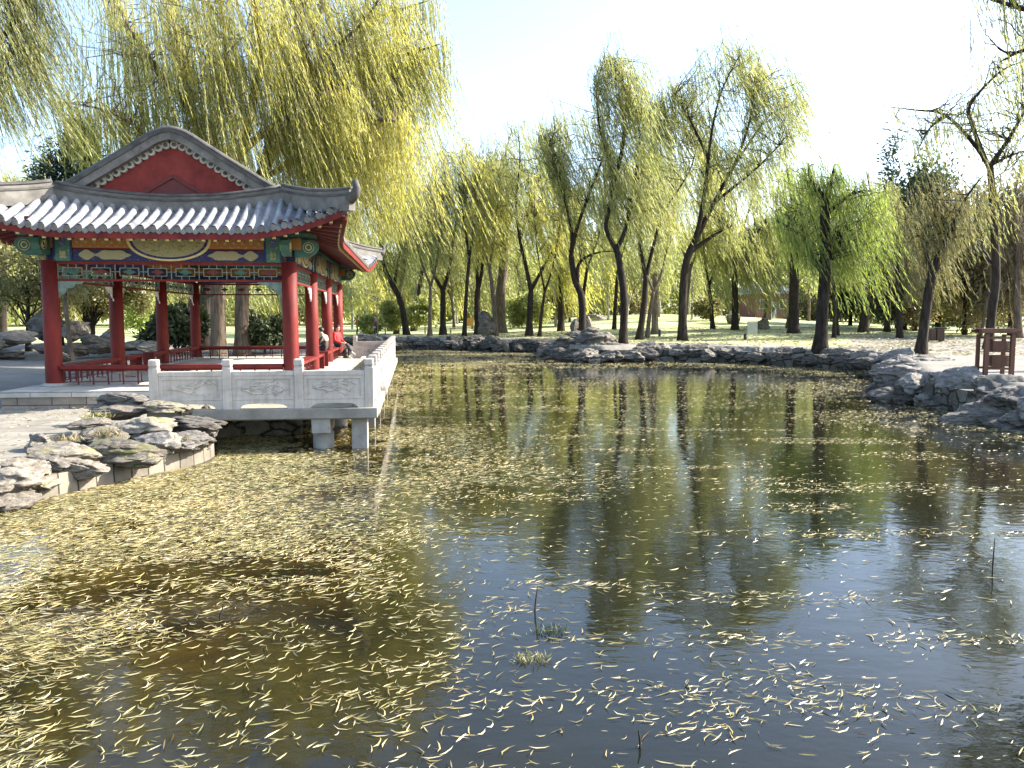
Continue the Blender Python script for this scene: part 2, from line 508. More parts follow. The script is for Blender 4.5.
# ------------------------------------------------------------------ ground
def axis(fine0, fine1, step, far):
    a = [fine0]
    while a[-1] < fine1: a.append(a[-1] + step)
    s = step
    while a[-1] < far:
        s *= 1.25; a.append(a[-1] + s)
    s = step
    b = [fine0]
    while b[-1] > -far:
        s *= 1.25; b.append(b[-1] - s)
    return np.array(b[::-1][:-1] + a)

gx = axis(-20, 26, 0.3, 900); gy = axis(0, 66, 0.3, 1200)
GX, GY = np.meshgrid(gx, gy)
GZ = ground_z(GX, GY)
nx, ny = len(gx), len(gy)
idx = np.arange(nx * ny).reshape(ny, nx)
quads = np.stack([idx[:-1, :-1], idx[:-1, 1:], idx[1:, 1:], idx[1:, :-1]], -1).reshape(-1, 4)
gm = np_mesh('ground', np.stack([GX, GY, GZ], -1).reshape(-1, 3), quads, True)
# ground cover weight: 1 lawn, 0 bare trodden earth
SD = sdist(GX, GY)
right_plaza = np.clip((GX / np.maximum(GY, 1) - 0.40) / 0.04, 0, 1) * np.clip((62 - GY - 0.0) / 8, 0, 1)
lawn = sstep((SD - 3.3) / 1.2) * (1 - right_plaza) * (GY > 30) * np.where(GX < -4, sstep((GY - 46) / 4), 1)
ca = gm.color_attributes.new('cover', 'FLOAT_COLOR', 'POINT')
cc = np.ones((nx * ny, 4), np.float32); cc[:, 0] = lawn.ravel(); cc[:, 1] = np.clip(-SD.ravel(), 0, 1); cc[:, 2] = 0
ca.data.foreach_set('color', cc.ravel())

def mat_ground():
    t = NT('park_ground')
    o = t.coords()
    at_ = t.n('ShaderNodeAttribute', attribute_name='cover')
    sep = t.n('ShaderNodeSeparateColor'); t.l(at_.outputs['Color'], sep.inputs[0])
    n1 = t.noise(o, 0.35, 6, 0.65); n2 = t.noise(o, 4.0, 6, 0.7); n3 = t.noise(o, 22, 4, 0.7)
    grass = t.ramp(n1, [(0.3, (0.25, 0.29, 0.12)), (0.5, (0.4, 0.43, 0.22)), (0.7, (0.53, 0.54, 0.36))])
    grass = t.mix(0.7, grass, t.ramp(n2, [(0.3, (0.6, 0.62, 0.55)), (0.65, (1.25, 1.2, 1.05))]), 'MULTIPLY')
    fl = t.ramp(n3, [(0.56, (0, 0, 0)), (0.66, (1, 1, 1))])
    grass = t.mix(t.math('MULTIPLY', fl, 0.6), grass, (0.5, 0.44, 0.24))
    earth = t.ramp(n1, [(0.3, (0.18, 0.168, 0.145)), (0.7, (0.29, 0.275, 0.245))])
    earth = t.mix(0.6, earth, t.ramp(n2, [(0.3, (0.75, 0.73, 0.7)), (0.65, (1.1, 1.1, 1.1))]), 'MULTIPLY')
    w = t.math('ADD', sep.outputs[0], t.math('MULTIPLY', t.math('SUBTRACT', n2, 0.5), 0.7), clamp=True)
    w = t.ramp(w, [(0.35, (0, 0, 0)), (0.65, (1, 1, 1))])
    col = t.mix(w, earth, grass)
    col = t.mix(sep.outputs[1], col, (0.05, 0.045, 0.02))
    t.principled(col, 0.95, 0.1, t.bump(n3, 0.6, 0.03))
    return t.m
tag(link('ground', gm, mat_ground()), 'park ground of lawn and trodden earth around the pond', 'ground', kind='structure')

# ------------------------------------------------------------------ water
def mat_water():
    t = NT('pond_water')
    o = t.coords()
    n0 = t.noise(o, 0.18, 4, 0.6)
    n1 = t.noise(o, 1.1, 5, 0.65, 0.5)
    deep = t.ramp(n0, [(0.35, (0.005, 0.006, 0.004)), (0.65, (0.012, 0.012, 0.006))])
    bed = t.ramp(n1, [(0.38, (0.012, 0.009, 0.002)), (0.6, (0.042, 0.03, 0.005)), (0.8, (0.08, 0.06, 0.012))])
    sep = t.n('ShaderNodeSeparateXYZ'); t.l(o, sep.inputs[0])
    shal = t.ramp(t.math('MULTIPLY_ADD', sep.outputs[0], -0.12), [(0.0, (0, 0, 0)), (0.6, (1, 1, 1))])
    t.t.nodes[-2].inputs[2].default_value = 0.05
    col = t.mix(shal, deep, bed)
    w1 = t.noise(t.mapping(o, (1.0, 1.6, 1)), 2.2, 3, 0.5)
    w2 = t.noise(t.mapping(o, (1.0, 1.8, 1), (0, 0, 0.3)), 8.0, 2, 0.5)
    h = t.math('ADD', w1, t.math('MULTIPLY', w2, 0.25))
    p = t.principled(col, 0.042, 0.5, t.bump(h, 0.12, 0.035))
    p.inputs['IOR'].default_value = 1.333
    return t.m
wm = MB()
wm.add([(-40, -8, 0), (40, -8, 0), (40, 80, 0), (-40, 80, 0)], [(0, 1, 2, 3)])
tag(wm.build('water', M.setdefault('water', mat_water())), 'dark olive pond water reflecting the willows and sky', 'water', kind='structure')

# floating willow leaves -----------------------------------------------------
rng = np.random.default_rng(11)
def fnoise(x, y, s, seed):
    """cheap smooth value noise"""
    r = np.random.default_rng(seed)
    T = r.random((64, 64))
    X = np.asarray(x) / s; Y = np.asarray(y) / s
    xi = np.floor(X).astype(int); yi = np.floor(Y).astype(int)
    fx = sstep(X - xi); fy = sstep(Y - yi)
    g = lambda a, b: T[a % 64, b % 64]
    return (g(xi, yi) * (1 - fx) + g(xi + 1, yi) * fx) * (1 - fy) + (g(xi, yi + 1) * (1 - fx) + g(xi + 1, yi + 1) * fx) * fy

def leaf_density(x, y):
    """relative cover of the water 0..1, by place on the pond"""
    sd = -sdist(x, y)
    n = 0.55 * fnoise(x + 50, y + 50, 1.6, 3) + 0.3 * fnoise(x + 50, y + 50, 0.55, 4) + 0.15 * fnoise(x + 50, y + 50, 0.22, 5)
    streak = fnoise(x * 0.5 + 30, y * 1.8 + 30, 0.8, 6)
    # a drift against the left bank, thinning to the open middle
    left = np.clip((0.7 - x - 0.1 * (y - 6)) / 3.4, 0, 1)
    d = 0.02 + left * (0.1 + 0.78 * sstep((n - 0.34) / 0.24))
    mat_ = sstep((3.4 - sd) / 2.2) * (x < -2.5) * (y < 14.5) * (0.7 + 0.3 * sstep((n - .3) / .2))
    d = np.maximum(d, 0.95 * mat_)
    mid = np.exp(-((y - 12.5) / 3.0) ** 2) * np.exp(-((x + 1.6) / 2.6) ** 2)
    d = np.maximum(d, 0.5 * mid * sstep((n - 0.25) / 0.3))
    far = sstep((y - 14) / 8)
    d = np.maximum(d, far * (0.05 + 0.4 * sstep((n - 0.5) / 0.2) * (0.2 + 0.8 * np.clip((5 - x) / 10, 0, 1))))
    d = np.maximum(d, sstep((y - 30) / 8) * np.clip((8 - x) / 8, 0, 1) * 0.55 * sstep((n - 0.3) / 0.3))
    right = sstep((5.5 - sd) / 4.0) * (x > 5) * (y > 11)
    d = np.maximum(d, 0.45 * right * sstep((n - 0.3) / 0.3))
    streaks = 0.22 * sstep((streak - 0.62) / 0.2) * (y > 5)
    d = np.maximum(d, streaks)
    fore = np.exp(-((y - 4.9 - 0.25 * (x - 1.3)) / 0.55) ** 2) * sstep((n - 0.38) / 0.22) * (x > -3)
    d = np.maximum(d, 0.3 * fore)
    d = np.maximum(d, 0.3 * np.exp(-((x - 3.2) / 0.9) ** 2 - ((y - 5.0) / 0.7) ** 2) * sstep((n - 0.4) / 0.2))
    return np.clip(d, 0, 1)

def leaf_mesh(pos, length, width, ang, tilt, curl, zoff):
    n = len(pos)
    # six-point lance-shaped blade with a lengthwise curl
    u = np.array([-0.5, -0.15, 0.25, 0.5, 0.25, -0.15]); w = np.array([0, 0.5, 0.38, 0, -0.38, -0.5])
    ca_, sa_ = np.cos(ang), np.sin(ang)
    lx = length[:, None] * u[None]; bow = curl[:, None] * (u[None] ** 2) * 4
    wy = width[:, None] * w[None] + bow * length[:, None] * 0.35
    X = pos[:, 0:1] + lx * ca_[:, None] - wy * sa_[:, None]
    Y = pos[:, 1:2] + lx * sa_[:, None] + wy * ca_[:, None]
    Z = zoff[:, None] + tilt[:, None] * (w[None] + 0.5) * width[:, None] + np.abs(curl[:, None]) * (u[None] ** 2) * length[:, None] * 0.5
    V = np.stack([X, Y, Z], -1).reshape(-1, 3)
    Q = np.arange(n * 6).reshape(n, 6)
    return V, Q

def scatter(n, x0, x1, y0, y1, scale, keep=1.0):
    x = rng.uniform(x0, x1, n); y = rng.uniform(y0, y1, n)
    sd = sdist(x, y)
    d = leaf_density(x, y) * keep
    ok = (sd < -0.03) & (rng.random(n) < d)
    return np.stack([x[ok], y[ok]], 1)

Vs, Qs, base = [], [], 0
for (n, x0, x1, y0, y1, sc) in ((125000, -9, 8, 3.2, 9.5, 1.0), (190000, -8, 12, 9.5, 18, 1.0), (150000, -8, 14, 18, 32, 1.05), (190000, -11, 17, 32, 63, 1.4)):
    p = scatter(n, x0, x1, y0, y1, sc)
    m = len(p)
    L = (0.04 + 0.105 * rng.random(m) ** 1.5) * sc
    W = np.minimum(L * rng.uniform(0.05, 0.1, m), .0085 * sc)
    field = 3.2 * fnoise(p[:, 0] + 80, p[:, 1] + 80, 1.3, 9)
    A = -0.1 + field * 0.3 + np.where(rng.random(m) < .38, rng.uniform(-1.6, 1.6, m), rng.normal(0, 0.55, m))
    V, Q = leaf_mesh(p, L, W, A, rng.uniform(0, 0.9, m), rng.normal(0, 0.42, m), rng.uniform(0.003, 0.014, m))
    Vs.append(V); Qs.append(Q + base); base += len(V)
lm = np_mesh('floating_leaves', np.concatenate(Vs), np.concatenate(Qs))
tag(link('floating_leaves', lm, M['litter']), 'yellow fallen willow leaves floating all over the pond', 'leaves', kind='stuff')

def land_litter(n, x0, x1, y0, y1, z_off, sc, keepf):
    x = rng.uniform(x0, x1, n); y = rng.uniform(y0, y1, n)
    sd = sdist(x, y)
    ok = (sd > .7) & (rng.random(n) < keepf(x, y, sd))
    x, y = x[ok], y[ok]; m = len(x)
    L = rng.uniform(.05, .13, m) * sc
    V, Q = leaf_mesh(np.stack([x, y], 1), L, L * rng.uniform(.1, .22, m), rng.uniform(0, 6.3, m), rng.uniform(-.6, 1.2, m), rng.normal(0, .5, m), np.zeros(m))
    V[:, 2] += np.repeat(ground_z(x, y), 6) + z_off
    return V, Q
Va, Qa = land_litter(90000, -6, 34, 33, 74, .03, 2.2, lambda x, y, sd: .12 + .45 * sstep((fnoise(x + 60, y, 2.0, 31) - .35) / .3))
Vb, Qb = land_litter(5000, -14, -7, 11, 19, .05, 1.0, lambda x, y, sd: .2 + .5 * sstep((fnoise(x + 60, y, .8, 32) - .5) / .2))
lit = np_mesh('fallen_leaves', np.concatenate([Va, Vb]), np.concatenate([Qa, Qb + len(Va)]))
tag(link('fallen_leaves', lit, M['litter_dry']), 'dry fallen willow leaves strewn over the lawn and paving', 'leaves', kind='stuff')

# ------------------------------------------------------------------ paths
def uv_from_xy(o, axes=(0, 1), sc=1.0):
    me = o.data
    uv = me.uv_layers.new(name='UVMap')
    co = np.empty(len(me.vertices) * 3, np.float32); me.vertices.foreach_get('co', co); co = co.reshape(-1, 3)
    li = np.empty(len(me.loops), np.int32); me.loops.foreach_get('vertex_index', li)
    uv.data.foreach_set('uv', np.ascontiguousarray(co[li][:, list(axes)] * sc, dtype=np.float32).ravel())
    return o

def uv_box(o):
    """box-projected uv in metres"""
    me = o.data
    uv = me.uv_layers.new(name='UVMap')
    for p in me.polygons:
        n = p.normal
        for li in p.loop_indices:
            c = me.vertices[me.loops[li].vertex_index].co
            if abs(n.z) > 0.6: q = (c.x, c.y)
            elif abs(n.x) > abs(n.y): q = (c.y, c.z)
            else: q = (c.x, c.z)
            uv.data[li].uv = q
    return o

def shore_pts(i0, i1, off, step=0.8):
    """points along the shoreline from vertex i0 to i1, pushed inland by off"""
    out = []
    for i in range(i0, i1):
        a, b = Vector((*SHORE[i], 0)), Vector((*SHORE[i + 1], 0))
        k = max(1, int((b - a).length / step))
        for j in range(k): out.append(a.lerp(b, j / k))
    out.append(Vector((*SHORE[i1], 0)))
    # smooth
    for _ in range(3):
        out = [out[0]] + [(out[q - 1] + out[q] * 2 + out[q + 1]) / 4 for q in range(1, len(out) - 1)] + [out[-1]]
    res = []
    for q, p in enumerate(out):
        t = (out[min(q + 1, len(out) - 1)] - out[max(q - 1, 0)]).normalized()
        nrm = Vector((-t.y, t.x, 0))
        if sdist(np.array([p.x + nrm.x * 0.6]), np.array([p.y + nrm.y * 0.6]))[0] < 0: nrm = -nrm
        res.append(p + nrm * off)
    return res

# left paved terrace in front of the pavilion
pb = MB()
pts = [(-22, 9.0), (-7.9, 10.6), (-7.2, 12.0), (-7.5, 13.6), (-8.6, 15.4), (-9.3, 17.6), (-13.2, 17.2), (-22, 16.4)]
pb.add([(x, y, 0.43) for x, y in pts] + [(x, y, 0.3) for x, y in pts], [tuple(range(8))] + [(i, i + 8, (i + 1) % 8 + 8, (i + 1) % 8) for i in range(8)])
tag(uv_from_xy(pb.build('terrace_path', M['paving'])), 'sunlit pale stone paving before the red pavilion', 'path', kind='structure')

# ------------------------------------------------------------------ bank walls
def wall_strip(name, pts, z0, z1, thick, mat, label, wob=0.03):
    b = MB()
    n = len(pts)
    vs, uvs = [], []
    d = 0
    for q, p in enumerate(pts):
        t = (pts[min(q + 1, n - 1)] - pts[max(q - 1, 0)]).normalized()
        nr = Vector((-t.y, t.x, 0))
        if sdist(np.array([p.x + nr.x * 0.7]), np.array([p.y + nr.y * 0.7]))[0] < 0: nr = -nr
        if q: d += (p - pts[q - 1]).length
        w = mnoise.noise(p * 1.3) * wob
        zt = z1 + mnoise.noise(p * 0.9 + Vector((5, 0, 0))) * wob
        o = p + nr * (w - 0.02)
        for pp, z, u in ((o, z0, z0), (o + nr * 0.04, zt, zt), (o + nr * thick, zt, zt + thick), (o + nr * thick, z0, zt * 2 + thick)):
            vs.append((pp.x, pp.y, z)); uvs.append((d, u))
    fs = []
    for q in range(n - 1):
        for k in range(4):
            a, c = q * 4 + k, q * 4 + (k + 1) % 4
            fs.append((a, c, c + 4, a + 4))
    fs += [(0, 1, 2, 3), tuple((n - 1) * 4 + k for k in (3, 2, 1, 0))]
    b.add(vs, fs)
    o = b.build(name, mat)
    bm = bmesh.new(); bm.from_mesh(o.data); bmesh.ops.recalc_face_normals(bm, faces=bm.faces[:]); bm.to_mesh(o.data); bm.free()
    uv = o.data.uv_layers.new(name='UVMap')
    for l in o.data.loops: uv.data[l.index].uv = uvs[l.vertex_index]
    return tag(o, label, 'wall')

wall_strip('bank_wall', shore_pts(0, 6, 0.02, 0.3), -0.6, 0.3, 0.45, M['block_wall'], 'cut stone block course at the waterline of the near left bank')
wall_strip('bank_wall', [loc2w(3.55, -3.5) - Vector((0, 0, .8)), loc2w(2.8, -3.55) - Vector((0, 0, .8)), loc2w(1.8, -3.6) - Vector((0, 0, .8)), loc2w(0.6, -3.9) - Vector((0, 0, .8))],
           -0.6, 0.57, 0.4, M['far_wall'], 'shadowed stone wall of the bank underneath the terrace slab')
wall_strip('bank_wall', shore_pts(9, 16, 0.02), -0.6, 0.68, 0.5, M['far_wall'], 'low stone bank wall behind the terrace on the far shore')
wall_strip('bank_wall', shore_pts(16, 20, 0.02), -0.6, 0.68, 0.5, M['far_wall'], 'stone bank wall around the projecting rocky point')
wall_strip('bank_wall', shore_pts(20, 25, 0.02), -0.6, 0.66, 0.5, M['far_wall'], 'long stone bank wall under the lawn with the information board')
wall_strip('bank_wall', shore_pts(25, 33, 0.02), -0.6, 0.6, 0.5, M['far_wall'], 'stone bank wall behind the boulders of the right bank')

# ------------------------------------------------------------------ rocks
def rock_mesh(name, seed, sub=5, flat=0.75):
    bm = bmesh.new()
    bmesh.ops.create_icosphere(bm, subdivisions=sub, radius=1.0)
    off = Vector((seed * 7.13, seed * 3.7, seed * 1.9))
    rr = random.Random(seed)
    planes = []
    for _ in range(16):
        d = Vector((rr.uniform(-1, 1), rr.uniform(-1, 1), rr.uniform(-0.6, 1))).normalized()
        planes.append((d, rr.uniform(0.5, 0.88)))
    cells = [Vector((rr.uniform(-1.1, 1.1), rr.uniform(-1.1, 1.1), rr.uniform(-1, 1))) for _ in range(16)]
    hts = [rr.uniform(-0.13, 0.13) for _ in cells]
    for v in bm.verts:
        p = v.co.copy()
        for d, k in planes:
            e = p.dot(d) - k
            if e > 0: p -= d * e * 0.93
        w = p + Vector((mnoise.noise(p * 2.2 + off), mnoise.noise(p * 2.2 + off + Vector((9, 0, 0))), mnoise.noise(p * 2.2 + off + Vector((0, 9, 0))))) * 0.22
        w.z *= 1.7
        ds = sorted(((w - Vector((c.x, c.y, c.z * 1.7))).length, i) for i, c in enumerate(cells))
        crack = min(1.0, (ds[1][0] - ds[0][0]) / 0.16)
        h = 1 + hts[ds[0][1]] * (0.35 + 0.65 * crack) - 0.13 * (1 - crack)
        h += 0.16 * mnoise.fractal(p * 1.3 + off, 0.9, 2.0, 4)
        h += 0.09 * (abs(mnoise.noise(p * 4.5 + off)) - 0.3) + 0.05 * (abs(mnoise.noise(p * 10 + off)) - 0.3) + 0.025 * mnoise.noise(p * 22 + off)
        p = p * h
        p.z *= flat
        v.co = p
    for f in bm.faces: f.smooth = True
    me = bpy.data.meshes.new(name)
    bm.to_mesh(me); bm.free()
    return me

ROCKS = {}
def rock_proto(i, mat):
    k = (i, mat)
    if k not in ROCKS:
        me = rock_mesh('rock', i + 1, 5, 0.85 if i % 3 else 0.66)
        me.materials.append(M[mat])
        ROCKS[k] = me
    return ROCKS[k]

rrnd = random.Random(5)
def rock(p, size, label, group=None, mat='rock', i=None, rz=None, tilt=0.15, cat='rock', name='rock'):
    if i is None: i = rrnd.randrange(8)
    o = bpy.data.objects.new(name, rock_proto(i, mat))
    COL.objects.link(o)
    o.location = p
    if isinstance(size, (int, float)): size = (size, size * rrnd.uniform(0.7, 1.0), size * rrnd.uniform(0.7, 1.1))
    o.scale = size
    o.rotation_euler = (rrnd.uniform(-tilt, tilt), rrnd.uniform(-tilt, tilt), rrnd.uniform(0, 6.28) if rz is None else rz)
    return tag(o, label, cat, group)

# rocks edging the far shore
def edge_rocks(i0, i1, label, group, smin, smax, step, mat='rock', off=0.45, z=0.72):
    pts = shore_pts(i0, i1, off, 0.3)
    acc = 0
    nxt = 0
    for q in range(1, len(pts)):
        acc += (pts[q] - pts[q - 1]).length
        if acc >= nxt:
            s = rrnd.uniform(smin, smax)
            p = pts[q] + Vector((rrnd.uniform(-.25, .25), rrnd.uniform(-.25, .25), 0))
            p.z = z + rrnd.uniform(-0.08, 0.1)
            rock(p, (s, s * rrnd.uniform(.6, .9), s * rrnd.uniform(.45, .75)), label, group, mat, rz=rrnd.uniform(-.5, .5))
            nxt = acc + s * step
edge_rocks(10, 16, 'grey rock in the row topping the low wall beyond the terrace', 'rocks topping the wall beyond the terrace', 0.3, 1.05, 1.35, 'rock_dark')
edge_rocks(20, 25, 'grey rock in the row topping the long wall below the lawn', 'rocks topping the long wall below the lawn', 0.25, 1.0, 1.2, 'rock')
edge_rocks(25, 27, 'weathered rock in the row between the leaning trunk and the water', 'rocks edging the right paved area', 0.5, 0.95, 1.1, 'rock', 0.3, 0.6)
# rocks behind the waterline on the same banks (second, lower course)
edge_rocks(16, 20, 'layered dark rock at the water round the rocky point', 'waterline rocks of the rocky point', 0.55, 1.0, 1.05, 'rock_dark', 0.0, 0.25)

edge_rocks(20, 25, 'dark rock jutting from the face of the long wall below the lawn', 'rocks jutting from the long wall face', 0.4, 0.8, 1.5, 'rock_dark', 0.05, 0.45)
edge_rocks(25, 30, 'dark rock at the waterline of the right bank', 'waterline rocks of the right bank', 0.5, 0.95, 1.0, 'rock_dark', 0.1, 0.15)
edge_rocks(26, 31, 'weathered rock on the top edge of the right bank', 'rocks on the top edge of the right bank', 0.5, 0.95, 0.95, 'rock', 0.45, 0.6)
edge_rocks(10, 16, 'dark rock jutting from the wall beyond the terrace', 'rocks jutting from the wall beyond the terrace', 0.45, 0.9, 1.6, 'rock_dark', 0.0, 0.4)
# rocky point: stacked slabs
for (px, py, Y, s, lab, mt) in (
    (566, 346, 48.0, 1.5, 'broad layered rock at the left end of the rocky point', 'rock_dark'),
    (590, 343, 47.0, 1.7, 'broad layered rock in the middle of the rocky point', 'rock_dark'),
    (615, 350, 45.5, 1.6, 'dark layered rock at the right end of the rocky point', 'rock_dark'),
    (578, 336, 49.0, 1.1, 'flat rock stacked on the rocky point under the curved trunk', 'rock'),
    (590, 331, 49.2, 0.85, 'topmost flat rock of the stack on the rocky point', 'rock'),
    (605, 339, 48.0, 1.1, 'sloping rock beside the stack on the rocky point', 'rock'),
    (634, 353, 45.0, 1.1, 'rounded rock where the rocky point meets the long wall', 'rock_dark'),
    (645, 357, 45.4, 0.9, 'low dark rock at the water right of the rocky point', 'rock_dark'),
    (588, 357, 44.3, 1.3, 'wet flat rock at the water in front of the rocky point', 'rock_dark')):
    rock(at(px, py, Y), (s, s * .8, s * .5), lab, 'rocks stacked on the rocky point', mt)
rock(at(506.8, 345.5, 56.8), (0.36, 0.3, 0.75), 'small pale upright stone standing at the foot of the far wall', None, 'rock_warm', 3)
rock(at(488, 325, 66), (1.15, 1.0, 1.5), 'big grey boulder standing on the lawn beside the ochre board', None, 'rock_dark', 4, 0.4, cat='boulder', name='boulder')
rock(at(575, 327, 54), (0.6, .5, .7), 'rounded boulder at the left foot of the curved trunk on the point', None, 'rock_warm', 2, cat='boulder', name='boulder')
rock(at(588, 323, 55), (0.45, .4, .8), 'upright boulder behind the curved trunk on the point', None, 'rock_warm', 5, cat='boulder', name='boulder')
rock(at(597, 317, 78), (1.5, 1.0, .5), 'flat boulder lying on the crest of the lawn', None, 'rock', 6, cat='boulder', name='boulder')
rock(at(763, 325, 70), (.7, .6, .9), 'pale pointed boulder behind the information board', None, 'rock_warm', 4, cat='boulder', name='boulder')
rock(at(733, 319, 78), (.9, .7, .9), 'white weathered boulder under the hanging willow curtain', None, 'rock_warm', 7, cat='boulder', name='boulder')

# right bank boulders, near the camera
for (px, py, Y, sz, lab, mt, i, rz) in (
    (908, 381, 25.6, (1.35, 1.1, .95), 'dark undercut boulder at the outer corner of the right bank', 'rock_dark', 0, 0.2),
    (955, 391, 23.8, (1.75, 1.2, .9), 'large pale sloping boulder in the middle of the right bank', 'rock', 1, -0.2),
    (925, 372, 27.5, (1.5, 1.1, .6), 'flat grey slab rock above the undercut corner boulder', 'rock', 2, 0.3),
    (965, 372, 26.0, (1.5, 1.0, .6), 'layered blue grey slab rock left of the wooden bin frame', 'rock_dark', 3, -0.1),
    (935, 361, 29.5, (1.1, .9, .55), 'small humped rock by the foot of the leaning trunk', 'rock', 4, 0.0),
    (990, 400, 21.4, (1.5, 1.0, .62), 'blue grey flat rock at the waterline below the bin frame', 'rock_dark', 5, 0.1),
    (1020, 405, 19.6, (1.4, 1.1, .85), 'rounded grey boulder at the edge of the picture on the right bank', 'rock', 6, 0.4),
    (1000, 386, 23.5, (1.3, .9, .55), 'sunlit tan slab rock directly under the wooden bin frame', 'rock_warm', 7, -0.3),
    (985, 418, 18.9, (1.2, .8, .5), 'low wet rock ledge lying in the water', 'rock_dark', 1, 0.1),
    (1024, 423, 18.0, (1.1, .8, .5), 'wet rock ledge running out of the picture', 'rock_dark', 2, 0.1),
    (930, 395, 24.0, (1.1, .8, .8), 'brownish rock wedged beneath the large sloping boulder', 'rock_warm', 3, 0.0),
    (1045, 385, 20.5, (1.6, 1.3, .9), 'big grey boulder beyond the right end of the ledge', 'rock', 0, 0.2)):
    rock(at(px, py + 2, Y), (sz[0] * .95, sz[1], sz[2] * .8), lab, 'boulders of the right bank', mt, i, rz, 0.12, 'boulder', 'boulder')

# left embankment rocks on top of the block course
for (px, py, Y, sz, lab, mt, i, rz) in (
    (8, 478, 10.55, (.62, .55, .5), 'pale weathered rock at the left end of the near bank', 'rock_warm', 0, .3),
    (28, 468, 11.0, (.5, .42, .36), 'rounded tan rock beside the paving edge on the near bank', 'rock_warm', 4, 1.0),
    (42, 484, 10.9, (.3, .3, .28), 'small brown rock wedged in the gap of the near bank', 'rock_moss', 6, .1),
    (66, 454, 11.7, (.72, .5, .36), 'flat mossy slab rock overhanging the block course', 'rock_moss', 2, .45),
    (78, 467, 11.55, (.66, .45, .34), 'long tan rock lying under the mossy slab', 'rock_warm', 1, .5),
    (122, 449, 12.2, (.72, .55, .5), 'bulky brown grey rock in the middle of the near bank', 'rock_moss', 3, .2),
    (104, 433, 12.9, (.6, .5, .3), 'low mossy rock next to the sunlit paving', 'rock_moss', 5, .0),
    (158, 443, 12.9, (.55, .5, .42), 'pale fractured rock near the right end of the near bank', 'rock', 7, .6),
    (200, 423, 13.75, (.62, .42, .27), 'smooth blue grey rock tucked under the marble balustrade', 'rock_dark', 4, .1),
    (150, 424, 13.4, (.75, .55, .42), 'lichened rock left of the smooth blue grey rock', 'rock_moss', 0, -.3),
    (118, 412, 14.2, (.75, .6, .4), 'tan rock leaning on the pavilion step', 'rock_warm', 6, .2),
    (92, 424, 13.6, (.5, .4, .2), 'white flat stone lying at the paving edge', 'rock_warm', 2, .2),
    (128, 399, 15.3, (.75, .5, .32), 'humped rock beside the first marble post', 'rock', 1, .1),
    (105, 408, 15.2, (.5, .4, .3), 'small rock at the end of the pavilion step', 'rock', 5, .8),
    (164, 406, 14.1, (.5, .4, .3), 'brown rock right under the first balustrade panel', 'rock_moss', 3, .4),
    (195, 440, 13.35, (.55, .4, .34), 'stained rock at the corner of the near bank above the blocks', 'rock', 2, .9),
    (180, 447, 13.1, (.45, .4, .3), 'grey cracked rock on the block course near the corner', 'rock', 6, .2),
    (5, 497, 10.3, (.5, .4, .36), 'pale rock at the left picture edge just above the water', 'rock_warm', 5, .7),
    (140, 460, 12.1, (.5, .34, .26), 'brown rock resting on the block course under the bulky rock', 'rock_moss', 7, .4),
    (48, 462, 11.4, (.5, .4, .3), 'dark gap rock between the tan rock and the mossy slab', 'rock_dark', 1, .4)):
    rock(at(px, py, Y), (sz[0] * .86, sz[1] * .88, sz[2] * .6), lab, 'rocks of the near left bank', mt, i, rz, 0.08)

frn = random.Random(12)
for k_ in range(34):
    t_ = frn.random()
    px = 10 + 200 * t_
    lo, hi = 478 - 36 * t_, 446 - 42 * t_
    py = lo + (hi - lo) * frn.random() + frn.uniform(-4, 4)
    Y = 10.9 + 3.0 * t_ + (lo - py) * .03
    sz = frn.uniform(.13, .3)
    rock(at(px, py + 3, Y), (sz, sz * .8, sz * .75), 'small stone wedged between the larger rocks of the near left bank', 'small stones of the near left bank', frn.choice(['rock', 'rock_warm', 'rock_moss']), None, None, .3, 'stone', 'stone')

# left rockery behind the terrace
k = 0
for (px, py, Y, sz, lab, mt, i) in (
    (18, 338, 40, (2.6, 1.6, 1.5), 'broad pale rock at the left end of the rockery', 'rock_warm', 0),
    (12, 352, 38.5, (2.0, 1.2, .9), 'low grey rock at the foot of the rockery left end', 'rock', 3),
    (42, 324, 42, (2.3, 1.7, 2.0), 'tall dark hollow rock crowning the rockery', 'rock_dark', 1),
    (45, 349, 38.5, (1.6, 1.1, .8), 'grey slab rock in front of the tall hollow rock', 'rock', 6),
    (73, 331, 41, (1.8, 1.3, 1.2), 'white rock in the rockery behind the front column', 'rock_warm', 2),
    (80, 348, 39, (1.5, 1.0, .8), 'brownish rock in the rockery by the thin trunk', 'rock_warm', 5),
    (98, 343, 39.5, (1.7, 1.2, 1.1), 'blue grey rounded rock in the rockery', 'rock_dark', 4),
    (112, 338, 41, (1.2, 1.0, 1.4), 'small peaked pale rock in the rockery', 'rock', 7),
    (132, 346, 40, (1.8, 1.2, 1.0), 'grey rock at the right end of the rockery', 'rock', 0),
    (150, 347, 40, (1.5, 1.1, .8), 'pale grey rock under the dark round shrub', 'rock', 2),
    (62, 357, 37, (1.4, .9, .5), 'flat rock lying at the sunlit foot of the rockery', 'rock_warm', 1),
    (-15, 345, 38, (2.2, 1.6, 1.8), 'big rock leaving the picture at the rockery', 'rock_dark', 5)):
    rock(at(px, py, Y), (sz[0] * .62, sz[1] * .6, sz[2] * .52), lab, 'rocks of the rockery behind the pavilion', mt, i)
# rocks behind the far balustrade
for (px, py, Y, s, lab) in ((352, 338, 44, 1.1, 'flat rock behind the far marble panel'), (362, 335, 47, 1.2, 'pale low rock between the far panel and the thin trunks'),
                            (374, 338, 46, 1.0, 'tan rock beside the end post of the long balustrade'), (386, 336, 50, 1.1, 'low rock seen over the end of the long balustrade')):
    rock(at(px, py + 2, Y), (s * .7, s * .6, s * .38), lab, 'rocks behind the far balustrade', 'rock')

exec_after = []

